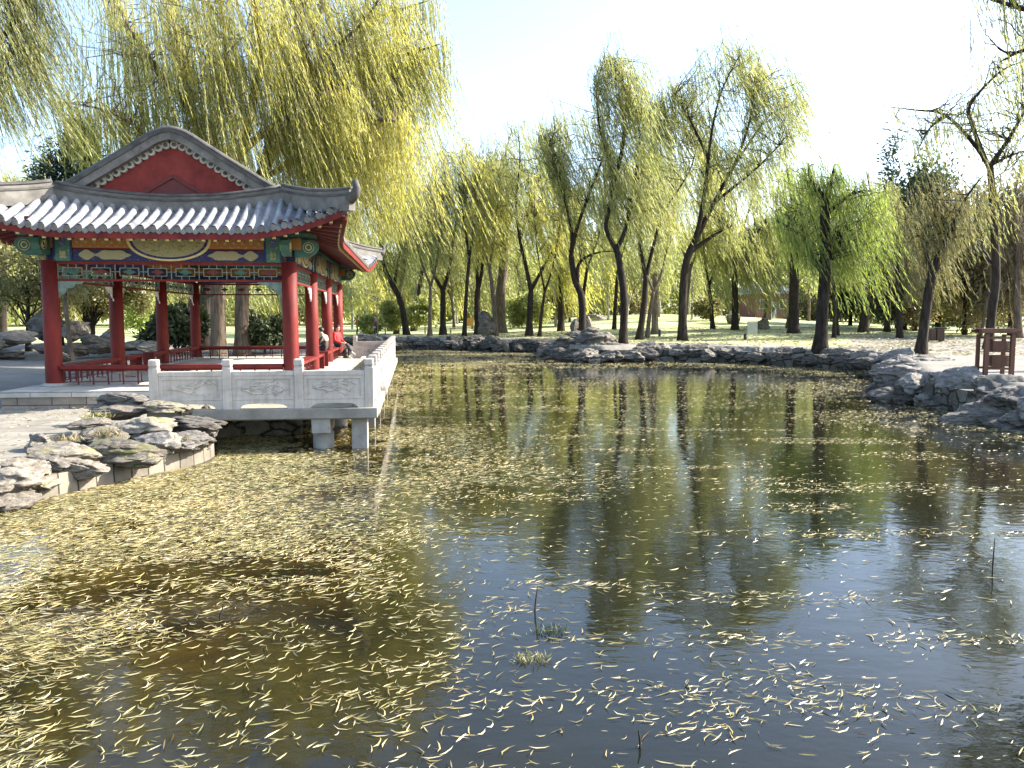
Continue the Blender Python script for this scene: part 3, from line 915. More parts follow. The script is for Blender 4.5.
# ------------------------------------------------------------------ pavilion
pav = empty('pavilion', PO, TH)
tag(pav, 'red columned chinese garden pavilion with grey tiled hip and gable roof', 'pavilion')
HW, LEN = 2.855, 13.05            # half width, length of the column grid
COLS_Y = [0, 4.35, 8.7, 13.05]
EX, EY, HZ = 4.155, 1.3, 3.70     # eave half width, eave projection, eave height
XF = 2.72                          # foot of the gable

def lift(dcorner):
    """upturn of the eave by distance from its corner"""
    k = max(0.0, 1 - dcorner / 2.7)
    return 0.6 * k * k, 0.33 * k * k

PX = [0, .2, .4, .58, 1.1, 1.65, 2.2, 2.72, 3.3, 3.8, 4.155, 4.6]
PZ = [6.22, 6.18, 6.09, 5.97, 5.64, 5.30, 4.96, 4.68, 4.30, 3.95, 3.70, 3.42]
def prof(x): return float(np.interp(abs(x), PX, PZ))

def skirt(x, y, front=True):
    """height of the end skirt roof over (x, y), y measured from the near column line"""
    li, fl = lift(EX + 0.3 - abs(x))
    ye = -EY - fl
    s = (y - ye) / (0.2 - ye)
    top = 4.37 + 0.31 * (min(abs(x), XF) / XF) ** 2
    return (HZ + li) * (1 - s) + s * top - 0.06 * math.sin(math.pi * min(max(s, 0), 1)), ye

def side(x, y):
    """height of the long roof slopes over (x, y)"""
    yy = min(y + EY, LEN + EY - y) + 0.3
    li, fl = lift(yy)
    xe = EX + fl
    ax = abs(x)
    if ax <= XF: return prof(ax), xe
    s = (xe - ax) / (xe - XF)
    return (HZ + li) * (1 - s) + s * 4.68 - 0.05 * math.sin(math.pi * s), xe

TP = 0.27
def row_profile():
    out = []
    out += [(-TP / 2, -0.03), (-0.088, -0.01)]
    for k in range(7):
        a = math.pi - math.pi * k / 6
        out.append((0.08 * math.cos(a), 0.01 + 0.115 * math.sin(a)))
    out += [(0.088, -0.01), (TP / 2, -0.03)]
    return out
RP = row_profile()

def hip_y(ax): return 0.2 - 1.83 * (ax - XF) / (EX + 0.33 - XF)

def end_slope(mirror):
    b = MB(); caps = MB(); soff = MB(); fas = MB()
    def T(p):
        return (-p[0], LEN - p[1], p[2]) if mirror else p
    n = int(2 * (EX + 0.3) / TP)
    xs = [(-n / 2 + 0.5 + i) * TP for i in range(n)]
    fa = []
    for xi in xs:
        _, ye = skirt(xi, 0)
        yt = 0.2 if abs(xi) <= XF else max(hip_y(abs(xi)), ye + 0.05)
        NV = 9
        vs = []
        for j in range(NV):
            y = ye + (yt - ye) * j / (NV - 1)
            for dx, dz in RP:
                z = skirt(xi + dx, y)[0]
                step = 0.012 * ((j * 1.37) % 1.0)
                vs.append(T((xi + dx, y, z + dz + step)))
        m = len(RP)
        fs = [(j * m + q, j * m + q + 1, (j + 1) * m + q + 1, (j + 1) * m + q) for j in range(NV - 1) for q in range(m - 1)]
        b.add(vs, fs, 0, True)
        # round tile end and drip tile
        z = skirt(xi, ye)[0]
        for (cx, cz, r) in ((xi, z + 0.02, 0.08),):
            ring = [T((cx + r * math.cos(a), ye - 0.02, cz + r * math.sin(a))) for a in [2 * math.pi * q / 12 for q in range(12)]]
            ring2 = [T((cx + r * math.cos(a), ye + 0.05, cz + r * math.sin(a))) for a in [2 * math.pi * q / 12 for q in range(12)]]
            caps.add(ring + ring2, [tuple(range(12))] + [(q, q + 12, (q + 1) % 12 + 12, (q + 1) % 12) for q in range(12)])
        xd = xi + TP / 2
        z2 = skirt(xd, ye)[0]
        caps.add([T((xd - .1, ye - .01, z2 + .01)), T((xd + .1, ye - .01, z2 + .01)), T((xd + .06, ye - .03, z2 - .06)), T((xd, ye - .035, z2 - .1)), T((xd - .06, ye - .03, z2 - .06))], [(0, 1, 2, 3, 4)])
        fa.append((xi, ye, z))
    # soffit boards and rafters, one relief
    for q in range(len(fa) - 1):
        (x0, y0, z0), (x1, y1, z1) = fa[q], fa[q + 1]
        zi = 3.88
        soff.add([T((x0, y0 + .04, z0 - .13)), T((x1, y1 + .04, z1 - .13)), T((x1 * .92, 0.1, zi + .22)), T((x0 * .92, 0.1, zi + .22))], [(0, 1, 2, 3)], 0)
    for (x0, y0, z0) in fa:
        if abs(x0) < 4.2:
            a = Vector(T((x0, y0 + .13, z0 - .19))); c = Vector(T((x0 * 0.95, 0.05, 3.95)))
            soff.bar(a, c, .085, .085, 0)
            d = (a - c).normalized()
            soff.bar(a, a + d * .03, .078, .078, 1)
    path = [T((x, y + .02, z - .13)) for x, y, z in fa]
    fas.sweep(path, [(-.02, -.07), (.02, -.07), (.02, .07), (-.02, .07)])
    b.add(caps.v, caps.f, 1)
    b.build('roof_slope', [M['tile'], M['ridge_pale']], pav)
    soff.build('eave_soffit', [M['red_dark'], M['gold']], pav)
    fas.build('eave_fascia', M['red'], pav)
end_slope(False); end_slope(True)

def long_slope(sx):
    b = MB(); caps = MB(); soff = MB(); fas = MB()
    n = int((LEN + 2 * EY + 0.5) / TP)
    ys = [LEN / 2 + (-n / 2 + 0.5 + i) * TP for i in range(n)]
    fa = []
    for yi in ys:
        _, xe = side(EX, yi)
        yy = min(yi, LEN - yi)
        if yy >= 0.25: xt = 0.0
        else: xt = XF + (0.2 - yy) / 1.83 * (EX + 0.33 - XF)
        xt = min(xt, xe - 0.05)
        NV = 20 if xt == 0 else 8
        m = len(RP); vs = []
        for j in range(NV):
            x = xe + (xt - xe) * j / (NV - 1)
            for dy, dz in RP:
                z = side(x, yi + dy)[0]
                vs.append((sx * x, yi + dy, z + dz + 0.012 * ((j * 1.37) % 1.0)))
        b.add(vs, [(j * m + q, j * m + q + 1, (j + 1) * m + q + 1, (j + 1) * m + q) for j in range(NV - 1) for q in range(m - 1)], 0, True)
        z = side(xe, yi)[0]
        ring = [(sx * (xe + .02), yi + .08 * math.cos(a), z + .02 + .08 * math.sin(a)) for a in [2 * math.pi * q / 12 for q in range(12)]]
        ring2 = [(sx * (xe - .05), p[1], p[2]) for p in ring]
        caps.add(ring + ring2, [tuple(range(12))] + [(q, q + 12, (q + 1) % 12 + 12, (q + 1) % 12) for q in range(12)])
        fa.append((xe, yi, z))
    for q in range(len(fa) - 1):
        (x0, y0, z0), (x1, y1, z1) = fa[q], fa[q + 1]
        soff.add([(sx * (x0 - .04), y0, z0 - .13), (sx * (x1 - .04), y1, z1 - .13), (sx * 2.7, min(max(y1, .1), LEN - .1), 4.12), (sx * 2.7, min(max(y0, .1), LEN - .1), 4.12)], [(0, 1, 2, 3)], 0)
    for (x0, y0, z0) in fa:
        if -1.1 < y0 < LEN + 1.1:
            a = Vector((sx * (x0 - .13), y0, z0 - .19)); c = Vector((sx * 2.8, y0, 3.97))
            soff.bar(a, c, .085, .085, 0)
            d = (a - c).normalized(); soff.bar(a, a + d * .03, .078, .078, 1)
    fas.sweep([(sx * (x - .02), y, z - .13) for x, y, z in fa], [(-.02, -.07), (.02, -.07), (.02, .07), (-.02, .07)])
    b.add(caps.v, caps.f, 1); b.build('roof_slope', [M['tile'], M['ridge_pale']], pav)
    soff.build('eave_soffit', [M['red_dark'], M['gold']], pav); fas.build('eave_fascia', M['red'], pav)
long_slope(1); long_slope(-1)

# ridges
def ridge_sweep(path, w, h, name):
    b = MB()
    b.sweep(path, [(-w / 2, -0.2), (w / 2, -0.2), (w / 2, h * .42), (-w / 2, h * .42)], 1)
    p2 = [Vector(p) + Vector((0, 0, h * .42)) for p in path]
    b.sweep(p2, [(-w * .62, 0.002), (w * .62, 0.002), (w * .62, h * .16), (-w * .62, h * .16)], 0)
    p3 = [Vector(p) + Vector((0, 0, h * .58)) for p in path]
    b.sweep(p3, [(-w * .42, 0.002), (w * .42, 0.002), (w * .42, h * .22), (-w * .42, h * .22)], 1)
    cap = [(w * .55 * math.cos(a), h * .8 + w * .42 * math.sin(a) + .002) for a in [math.pi * q / 8 for q in range(9)]]
    b.sweep(path, cap, 0, True)
    b.build(name, [M['ridge'], M['ridge_pale']], pav)

for mir in (0, 1):
    T = (lambda p: (-p[0], LEN - p[1], p[2])) if mir else (lambda p: p)
    N = 20
    ridge_sweep([T((XF * (q / N * 2 - 1), 0.14, 4.42 + 0.28 * abs(q / N * 2 - 1) ** 2)) for q in range(N + 1)], .2, .3, 'gable_foot_ridge')
    for sx in (1, -1):
        path = []
        for q in range(13):
            t = q / 12
            x = XF + (EX + 0.42 - XF) * t
            y = 0.14 + (-1.78 - 0.14) * t
            z = 4.70 + (4.36 - 4.70) * t + 0.34 * (t * t - t)
            path.append(T((sx * x, y, z)))
        ridge_sweep(path, .19, .34, 'hip_ridge')
        # curled end tile of the hip
        b = MB()
        e = Vector(T((sx * (EX + .45), -1.82, 4.42)))
        d = Vector((sx if not mir else -sx, -1 if not mir else 1, 0)).normalized()
        b.tube([e - d * .1, e + d * .06 + Vector((0, 0, .1)), e + d * .13 + Vector((0, 0, .24)), e + d * .08 + Vector((0, 0, .38)), e + d * .0 + Vector((0, 0, .40))], [.13, .12, .1, .07, .04], 8)
        b.build('hip_end_tile', M['ridge'], pav)
    # gable wall
    xs = [(-1 + 2 * q / 24) * 2.45 for q in range(25)]
    up = [(x, prof(x) - .1) for x in xs]
    b = MB()
    fr = [T((x, .44, z)) for x, z in up] + [T((2.45, .44, 4.3)), T((-2.45, .44, 4.3))]
    bk = [T((x, .52, z)) for x, z in up] + [T((2.45, .52, 4.3)), T((-2.45, .52, 4.3))]
    n = len(fr)
    b.add(fr + bk, [tuple(range(n)), tuple(range(n, 2 * n))[::-1]] + [(q, n + q, n + (q + 1) % n, (q + 1) % n) for q in range(n)])
    gw = b.build('gable_wall', M['gable_red'], pav)
    bm = bmesh.new(); bm.from_mesh(gw.data); bmesh.ops.triangulate(bm, faces=[f for f in bm.faces if len(f.verts) > 4]); bmesh.ops.recalc_face_normals(bm, faces=bm.faces[:]); bm.to_mesh(gw.data); bm.free()
    b = MB()
    for sx in (-1, 1):
        b.bar(T((0, .425, 5.22)), T((sx * 1.05, .425, 4.58)), .05, .07)
    b.add([T((-.93, .432, 4.55)), T((.93, .432, 4.55)), T((0, .432, 5.14))], [(0, 1, 2)])
    b.build('gable_chevron', M['red_dark'], pav)
    # barge: stepped mouldings along the verge
    def verge(dz, q): 
        x = (-1 + 2 * q / 40) * 2.86
        return T((x, 0.3, prof(x) + dz))
    rp = [verge(0, q) for q in range(41)]
    b = MB()
    b.sweep([Vector(p) + Vector((0, 0, .02)) for p in rp], [(-.16, .02), (.16, .02), (.16, .10), (-.16, .10)], 0)
    b.sweep([Vector(p) for p in rp], [(.11 * math.cos(a), .12 + .1 * math.sin(a)) for a in [math.pi * q / 8 for q in range(9)]], 0, True)
    sgn = 1 if not mir else 1
    b.sweep([Vector(p) for p in rp], [(-.145, -.14), (.13, -.14), (.13, .035), (-.145, .035)], 1)
    b.build('verge_ridge', [M['ridge'], M['ridge_pale']], pav)
    b = MB()
    # scalloped tile ends under the verge
    s, lastp, cnt = 0, None, 0
    for q in range(401):
        x = (-1 + 2 * q / 400) * 2.55
        p = Vector((x, prof(x)))
        if lastp is not None: s += (p - lastp).length
        lastp = p
        if s >= 0.2 * cnt:
            cnt += 1
            z = p.y - .22
            for (dx, dz, r, th) in ((0, 0, .1, .08), (0.0, 0.0, .045, .11)):
                ring = [T((x + dx + r * math.cos(a), .44 - th, z + dz + r * math.sin(a))) for a in [2 * math.pi * k / 12 for k in range(12)]]
                ring2 = [T((x + dx + r * math.cos(a), .445, z + dz + r * math.sin(a))) for a in [2 * math.pi * k / 12 for k in range(12)]]
                b.add(ring + ring2, [tuple(range(12))] + [(k, k + 12, (k + 1) % 12 + 12, (k + 1) % 12) for k in range(12)], 0 if r > .05 else 1)
    b.build('verge_scallops', [M['cream'], M['ridge']], pav)

# ceiling
b = MB(); b.box((0, LEN / 2, 3.93), (2 * HW - .3, LEN - .3, .05))
for yy in np.arange(.8, LEN, .9): b.box((0, yy, 3.89), (2 * HW - .32, .08, .06))
b.build('ceiling', M['ceil'], pav)

# columns
for ci, yy in enumerate(COLS_Y):
    for sx in (-1, 1):
        b = MB()
        b.lathe((sx * HW, yy, 0), [(.2, 0.0), (.2, 0.1), (.196, 1.5), (.188, 3.07)], 20)
        c = b.build('column', M['red'], pav)
        b = MB(); b.lathe((sx * HW, yy, -.01), [(.3, 0), (.3, .04), (.26, .075), (.21, .085)], 20)
        b.build('column_base', M['pier'], c)

# beams, painted panels, lattices
def side_frames():
    out = [((-HW, 0), (HW, 0)), ((HW, LEN), (-HW, LEN))]
    for i in range(3):
        out.append(((HW, COLS_Y[i]), (HW, COLS_Y[i + 1])))
        out.append(((-HW, COLS_Y[i + 1]), (-HW, COLS_Y[i])))
    return out

class Face:
    """a wall line from a to b; u runs along, n points outward"""
    def __init__(s, a, b):
        s.a, s.b = Vector((*a, 0)), Vector((*b, 0))
        s.L = (s.b - s.a).length
        s.d = (s.b - s.a) / s.L
        s.n = Vector((s.d.y, -s.d.x, 0))
    def p(s, u, z, o=0): return s.a + s.d * u + s.n * o + Vector((0, 0, z))
    def box(s, b, u0, u1, z0, z1, o0, o1, mi=0):
        P = [s.p(u, z, o) for u in (u0, u1) for o in (o0, o1) for z in (z0, z1)]
        b.add(P, [(0, 1, 3, 2), (4, 6, 7, 5), (0, 4, 5, 1), (2, 3, 7, 6), (0, 2, 6, 4), (1, 5, 7, 3)], mi)
    def poly(s, b, pts, o, mi=0, th=.012):
        n = len(pts)
        b.add([s.p(u, z, o) for u, z in pts] + [s.p(u, z, o - th) for u, z in pts],
              [tuple(range(n))] + [(k, (k + 1) % n, (k + 1) % n + n, k + n) for k in range(n)], mi)

for fi, (a, c) in enumerate(side_frames()):
    f = Face(a, c); L = f.L
    big = fi < 2
    b = MB()
    f.box(b, -.0 if not big else -.32, L if not big else L + .32, 3.38, 3.66, -.11, .11, 0)
    f.box(b, .16, L - .16, 3.07, 3.345, -.09, .09, 1)
    f.box(b, .17, L - .17, 3.345, 3.38, -.07, .07, 2)
    bm_ = b.build('beam', [M['orange'], M['blue'], M['red']], pav)
    # purlin over the beam
    b = MB()
    b.tube([f.p(-.7 if big else -.01, 3.80, 0), f.p(L + .7 if big else L + .01, 3.80, 0)], .13, 12)
    b.build('purlin', M['green_floral'], pav)
    # end bands on the beams
    for u0 in (.2, L - .2 - .34):
        b = MB()
        f.box(b, u0 + .0, u0 + .34, 3.06, 3.67, .06, .122, 0)
        f.box(b, u0 - .05, u0 - .005, 3.055, 3.675, .06, .128, 1)
        f.box(b, u0 + .345, u0 + .39, 3.055, 3.675, .06, .128, 1)
        f.box(b, u0 + .1, u0 + .24, 3.42, 3.62, .1, .13, 2)
        f.box(b, u0 + .1, u0 + .24, 3.12, 3.3, .1, .13, 3)
        b.build('beam_end_band', [M['green_floral'], M['blue'], M['floral'], M['landscape']], bm_)
    # half-round painted medallion on the middle with its cloud border
    w = min(L * .16, .84)
    def arc(r1, z_top, depth, k=18): return [(L / 2 - r1, z_top)] + [(L / 2 - r1 * math.cos(math.pi * q / k), z_top - depth * math.sin(math.pi * q / k) ** .8) for q in range(1, k)] + [(L / 2 + r1, z_top)]
    for (r1, dp, o, mt) in ((w * 1.2, .60, .132, 'gold'), (w * 1.12, .555, .138, 'blue'), (w * 1.04, .505, .144, 'pale_paint'), (w * .93, .44, .150, 'landscape')):
        b = MB(); f.poly(b, arc(r1, 3.668, dp), o, 0, .05); b.build('painted_medallion', M[mt], bm_)
    # cartouches on the lower beam
    b = MB()
    for sg in (-1, 1):
        for (uc, hw_, k) in ((L / 2 + sg * (w * 1.2 + .33), .4, 3), (L / 2 + sg * (w * 1.2 + .93), .17, 1)):
            if abs(uc - L / 2) + hw_ > L / 2 - .5: continue
            pts = []
            for q in range(28):
                a = 2 * math.pi * q / 28
                rr_ = 1 + .1 * math.cos(a * (6 if k == 3 else 4))
                pts.append((uc + hw_ * rr_ * math.cos(a), 3.21 + .115 * rr_ * math.sin(a)))
            f.poly(b, pts, .115, 0, .03)
    for sg in (-1, 1):
        q_ = w * 1.2 + .14
        while q_ < L / 2 - .62:
            uc = L / 2 + sg * q_
            f.poly(b, [(uc - .05, 3.52), (uc, 3.48), (uc + .05, 3.52), (uc, 3.56)], .122, 0, .03)
            f.poly(b, [(uc + .07, 3.62), (uc + .1, 3.6), (uc + .13, 3.62), (uc + .1, 3.64)], .122, 0, .03)
            f.poly(b, [(uc + .07, 3.42), (uc + .1, 3.4), (uc + .13, 3.42), (uc + .1, 3.44)], .122, 0, .03)
            q_ += .2
    if b.v: b.build('painted_cartouche', M['pale_paint'], bm_)
    # bracket brace board: hanging lattice under the beam
    b = MB()
    f.box(b, .18, L - .18, 2.985, 3.055, -.045, .045, 0)
    f.box(b, .18, L - .18, 2.575, 2.625, -.04, .04, 0)
    lat = b.build('hanging_lattice', M['red'], pav)
    b = MB()
    nb = max(3, int((L - .4) / .62))
    cw = (L - .4) / nb
    t_ = .018
    for q in range(nb):
        u0 = .2 + q * cw
        f.box(b, u0 - t_ / 2, u0 + t_ / 2, 2.625, 2.985, -.02, .02)
        f.box(b, u0 + .1, u0 + cw - .1, 2.89, 2.89 + t_, -.015, .015)
        f.box(b, u0 + .1, u0 + cw - .1, 2.70, 2.70 + t_, -.015, .015)
        f.box(b, u0 + .1, u0 + .1 + t_, 2.718, 2.89, -.016, .016)
        f.box(b, u0 + cw - .1 - t_, u0 + cw - .1, 2.718, 2.89, -.016, .016)
        f.box(b, u0 + t_ / 2, u0 + .1, 2.8, 2.8 + t_, -.014, .014)
        f.box(b, u0 + cw - .1, u0 + cw - t_ / 2, 2.8, 2.8 + t_, -.014, .014)
        for uu in (u0 + cw * .36, u0 + cw * .64):
            f.box(b, uu - t_ / 2, uu + t_ / 2, 2.625, 2.70, -.013, .013)
            f.box(b, uu - t_ / 2, uu + t_ / 2, 2.908, 2.985, -.013, .013)
    b.build('fretwork', M['pale_green'], lat)
    b = MB()
    for q in range(nb):
        u0 = .2 + q * cw
        pts = [(u0 + cw / 2 + .13 * math.cos(k * math.pi / 8) * (1 + .2 * math.cos(k * math.pi / 2)), 2.805 + .06 * math.sin(k * math.pi / 8) * (1 + .2 * math.cos(k * math.pi / 2))) for k in range(16)]
        f.poly(b, pts, .01, q % 2, .02)
    b.build('lattice_rosette', [M['green'], M['red_dark']], lat)
    # carved corner brackets beside the columns
    for sg, u0 in ((1, .17), (-1, L - .17)):
        b = MB()
        pts = [(u0, 2.57), (u0 + sg * .62, 2.57), (u0 + sg * .55, 2.5), (u0 + sg * .42, 2.5), (u0 + sg * .36, 2.41), (u0 + sg * .22, 2.39), (u0 + sg * .16, 2.27), (u0 + sg * .06, 2.24), (u0, 2.12)]
        if sg < 0: pts = pts[::-1]
        f.poly(b, pts, .02, 0, .04)
        b.build('corner_bracket', M['pale_green'] if big else M['white_paint'], pav)

# carved beam ends projecting past the corner columns
for yy, sy in ((0, -1), (LEN, 1)):
    for sx in (-1, 1):
        for (dx, dy) in ((sx, 0), (0, sy)):
            b = MB()
            c = Vector((sx * HW, yy, 3.42)); d = Vector((dx, dy, 0))
            sd = Vector((-dy, dx, 0))
            prof2 = [(.15, -.22), (.5, -.22), (.66, -.12), (.74, .02), (.72, .14), (.62, .2), (.15, .22)]
            n = len(prof2)
            vs = [c + d * u + sd * o + Vector((0, 0, z)) for o in (-.1, .1) for u, z in prof2]
            b.add(vs, [tuple(range(n)), tuple(range(n, 2 * n))[::-1]] + [(k, n + k, n + (k + 1) % n, (k + 1) % n) for k in range(n)])
            for o in (-.11, .11):
                cc_ = c + d * .5 + sd * o + Vector((0, 0, .02))
                ringp = [cc_ + d * (.13 * math.cos(k * math.pi / 8)) + Vector((0, 0, .13 * math.sin(k * math.pi / 8))) for k in range(17)]
                b.tube(ringp, .014, 6, 1, False)
                b.tube([cc_ + d * (.07 * math.cos(k * math.pi / 8)) + Vector((0, 0, .07 * math.sin(k * math.pi / 8))) for k in range(17)], .012, 6, 2, False)
            b.build('beam_end', [M['green'], M['pale_paint'], M['gold']], pav)

# seats: plank rails with fretwork beneath
def seat_run(a, c, endcap=()):
    f = Face(a, c); L = f.L
    b = MB()
    f.box(b, 0, L, .42, .5, -.17, .17, 0)
    f.box(b, 0.01, L - .01, .36, .418, -.05, .05, 0)
    s = b.build('bench_seat', M['red'], pav)
    b = MB()
    n = max(2, int(L / .34)); cw = L / n
    for q in range(n + 1):
        u = q * cw
        f.box(b, max(u - .016, 0), min(u + .016, L), .02, .359, -.016, .016)
    for q in range(n):
        u = q * cw
        f.box(b, u + .017, u + cw - .017, .08, .105, -.012, .012)
        if q % 2 == 0: f.box(b, u + .06, u + cw - .06, .2, .225, -.01, .01)
        else:
            f.box(b, u + .07, u + .09, .106, .3, -.01, .01); f.box(b, u + cw - .09, u + cw - .07, .106, .3, -.01, .01)
    b.build('bench_fretwork', M['red_dark'], s)
    for u in endcap:
        b = MB(); f.box(b, u - .05, u + .05, 0.0, .52, -.18, .18)
        b.build('bench_end', M['red'], s)
G0, G1 = 5.9, 7.15
seat_run((-HW + .2, 0), (HW - .2, 0))
seat_run((HW - .2, LEN), (-HW + .2, LEN))
for sx in (1, -1):
    for (y0, y1, ec) in ((.2, 4.15, ()), (4.55, G0, ('e',)), (G1, 8.5, ('s',)), (8.9, LEN - .2, ())):
        A, B_ = (sx * HW, y0), (sx * HW, y1)
        Ln = y1 - y0
        seat_run(A, B_, (Ln,) if 'e' in ec else ((0,) if 's' in ec else ()))

# platform
b = MB()
b.box((0.24, (LEN + 1.4 - 1.6) / 2, -.065), (7.3 + .0, LEN + 3.0, .13), 0)
pf = b.build('platform_floor', M['floor'], pav); uv_box(pf)
b = MB()
b.box((0.24, (LEN + 1.4 - 1.6) / 2, -.35), (7.2, LEN + 2.9, .436), 0)
uv_box(b.build('platform_plinth', M['step'], pav))

# ------------------------------------------------------------------ terrace deck over the water and its balustrades
DX0, DX1, DY0, DY1 = 1.2, 5.22, -5.8, 12.6
deck = empty('terrace', PO, TH)
tag(deck, 'stone terrace slab on piers over the pond beside the red pavilion', 'terrace')
b = MB()
PXR = 0.24 + 3.65 + .012          # right edge of the platform
PYF = -1.6 - .012
b.box(((DX0 + DX1) / 2, (DY0 + PYF) / 2, -.025 - .09), (DX1 - DX0, PYF - DY0, .18), 0)
b.box(((PXR + DX1) / 2, (PYF + DY1) / 2 + .001, -.025 - .09), (DX1 - PXR, DY1 - PYF - .002, .18), 0)
ds = b.build('deck_slab', M['deck'], deck); uv_box(ds)
b = MB()
b.box(((DX0 + DX1) / 2, DY0 + .06, -.09), (DX1 - DX0 + .1, .24, .19), bev=.012)
b.box((DX1 - .06, (DY0 + DY1) / 2 + .2, -.092), (.24, DY1 - DY0 - .2, .19), bev=.012)
b.build('edge_beam', M['concrete'], deck)
for (x, y) in [(DX1 - .3, DY0 + .35)] + [(DX1 - .3, DY0 + .35 + 2.9 * q) for q in range(1, 7)]:
    b = MB(); b.box((x, y, -.19 - .5), (.3, .3, 1.0), bev=.015)
    b.build('square_pier', M['pier'], deck)
for (x, y) in ((DX1 - 1.0, DY0 + .45), (DX1 - 1.0, DY0 + 3.6)):
    b = MB(); b.lathe((x, y, -1.25), [(.2, 0), (.2, .75), (.185, .78)], 18)
    b.box((x, y, -.33), (.34, .9, .28), bev=.015)
    b.build('round_pier', M['pier'], deck)

def carve(b, f, u0, u1, z0, z1, o, seed):
    """shallow carved branch relief on a balustrade panel"""
    r = random.Random(seed)
    for _ in range(5):
        u = r.uniform(u0, u0 + (u1 - u0) * .4); z = r.uniform(z0 + .1, z1 - .1)
        pts = []
        a = r.uniform(-.3, .3)
        for q in range(9):
            pts.append(f.p(u, z, o))
            u = min(u + (u1 - u0) * .075, u1 - .03); a += r.uniform(-.5, .5); z = min(max(z + math.sin(a) * .05, z0 + .03), z1 - .03)
            if q % 3 == 1: b.tube([f.p(u, z, o), f.p(u + .07, z + r.choice((-1, 1)) * .06, o), f.p(u + .12, z + r.choice((-1, 1)) * .03, o)], [.015, .012, .006], 5)
        b.tube(pts, [.02 - .0015 * q for q in range(9)], 5)

def balustrade(a, c, n, label, seed, skip_last=False, skip_first=False):
    """posts and carved panels along a line; thing at its own root in deck space"""
    root = empty('balustrade', PO, TH)
    tag(root, label, 'balustrade')
    f = Face(a, c); st = f.L / n
    for q in range(n + 1):
        if (q == n and skip_last) or (q == 0 and skip_first): continue
        b = MB(); p = f.p(q * st, 0)
        M4 = Matrix.Rotation(math.atan2(f.d.y, f.d.x), 4, 'Z')
        def bx(z0, z1, w, bev=.012):
            m = M4.copy(); m.translation = p + Vector((0, 0, (z0 + z1) / 2)); b.box((0, 0, 0), (w, w, z1 - z0), M=m, bev=bev)
        bx(-.02, .76, .165); bx(.762, .79, .145, .005); bx(.792, .925, .17, .03)
        b.build('post', M['marble'], root)
    for q in range(n):
        b = MB(); u0, u1 = q * st + .085, (q + 1) * st - .085
        # panel with a low arched opening between its two feet
        f.box(b, u0, u1, .62, .70, -.075, .075)
        f.box(b, u0 + .0, u1, .17, .615, -.05, .05)
        m = .11
        f.box(b, u0, u1, .555, .617, -.066, .066)
        f.box(b, u0, u1, .172, .225, -.066, .066)
        f.box(b, u0 + .001, u0 + .07, .226, .554, -.066, .066); f.box(b, u1 - .07, u1 - .001, .226, .554, -.066, .066)
        for s0, sg in ((u0, 1), (u1, -1)):
            pts = [(s0, 0), (s0 + sg * .12, 0), (s0 + sg * .14, .035), (s0 + sg * .19, .07), (s0 + sg * .26, .09), (s0 + sg * (u1 - u0) / 2, .1), (s0 + sg * (u1 - u0) / 2, .168), (s0, .168)]
            if sg < 0: pts = pts[::-1]
            f.poly(b, pts, .06, 0, .12)
            b.add([f.p(u, z, -.06) for u, z in pts[::-1]], [tuple(range(len(pts)))])
        carve(b, f, u0 + .1, u1 - .1, .25, .53, .05, seed + q)
        carve(b, f, u0 + .1, u1 - .1, .25, .53, -.05, seed + q + 50)
        b.build('carved_panel', M['marble'], root)
    return root
BI = .1
balustrade((DX0 + .06, DY0 + BI), (DX1 - BI, DY0 + BI), 3, 'short white marble balustrade of carved panels facing the near pond', 3)
balustrade((DX1 - BI, DY0 + BI), (DX1 - BI, DY1 - BI), 13, 'long white marble balustrade running away along the terrace edge over water', 20, False, True)
balustrade((DX1 - BI, DY1 - BI), (DX1 - BI - 1.55, DY1 - BI), 1, 'single far marble balustrade panel closing the end of the terrace', 60, False, True)

# ------------------------------------------------------------------ park furniture
M['board'] = mat_plain('sign_board_grey', (0.2, 0.22, 0.2), (0.3, 0.32, 0.29), 3, 0.5, 0.1)
M['steel'] = mat_plain('sign_post_steel', (0.3, 0.31, 0.3), (0.42, 0.42, 0.4), 3, 0.4, 0.1)
M['dark_metal'] = mat_plain('dark_lamp_metal', (0.02, 0.022, 0.02), (0.05, 0.05, 0.048), 4, 0.5, 0.1)
M['wood_red'] = mat_plain('reddish_wood', (0.075, 0.034, 0.022), (0.15, 0.07, 0.043), 6, 0.6, 0.3, 30, 0.3, 0.006, (1, 1, .2))
M['wood_dark'] = mat_plain('dark_wood', (0.045, 0.03, 0.022), (0.1, 0.065, 0.045), 6, 0.65, 0.3, 30, 0.3, 0.006, (1, 1, .2))
M['ochre_board'] = mat_plain('ochre_painted_board', (0.42, 0.2, 0.04), (0.52, 0.27, 0.07), 3, 0.6, 0.15)

# information board
p = ground_hit(752, 343.5)
root = tag(empty('information_board', p, 0.1), 'grey information board on two thin posts at the lawn edge', 'sign')
s = p.y / F
b = MB()
b.box((0, 0, 15.5 * s + .0), (10.2 * s, .05, 12 * s), bev=.01); b.build('board', M['board'], root)
for sx in (-1, 1):
    b = MB(); b.tube([(sx * 4.6 * s, .04, -.1), (sx * 4.6 * s, .04, 21 * s)], .03, 8); b.build('post', M['steel'], root)
b = MB(); b.box((0, .02, 22.2 * s), (11 * s, .09, .05), bev=.01); b.build('cap_rail', M['steel'], root)

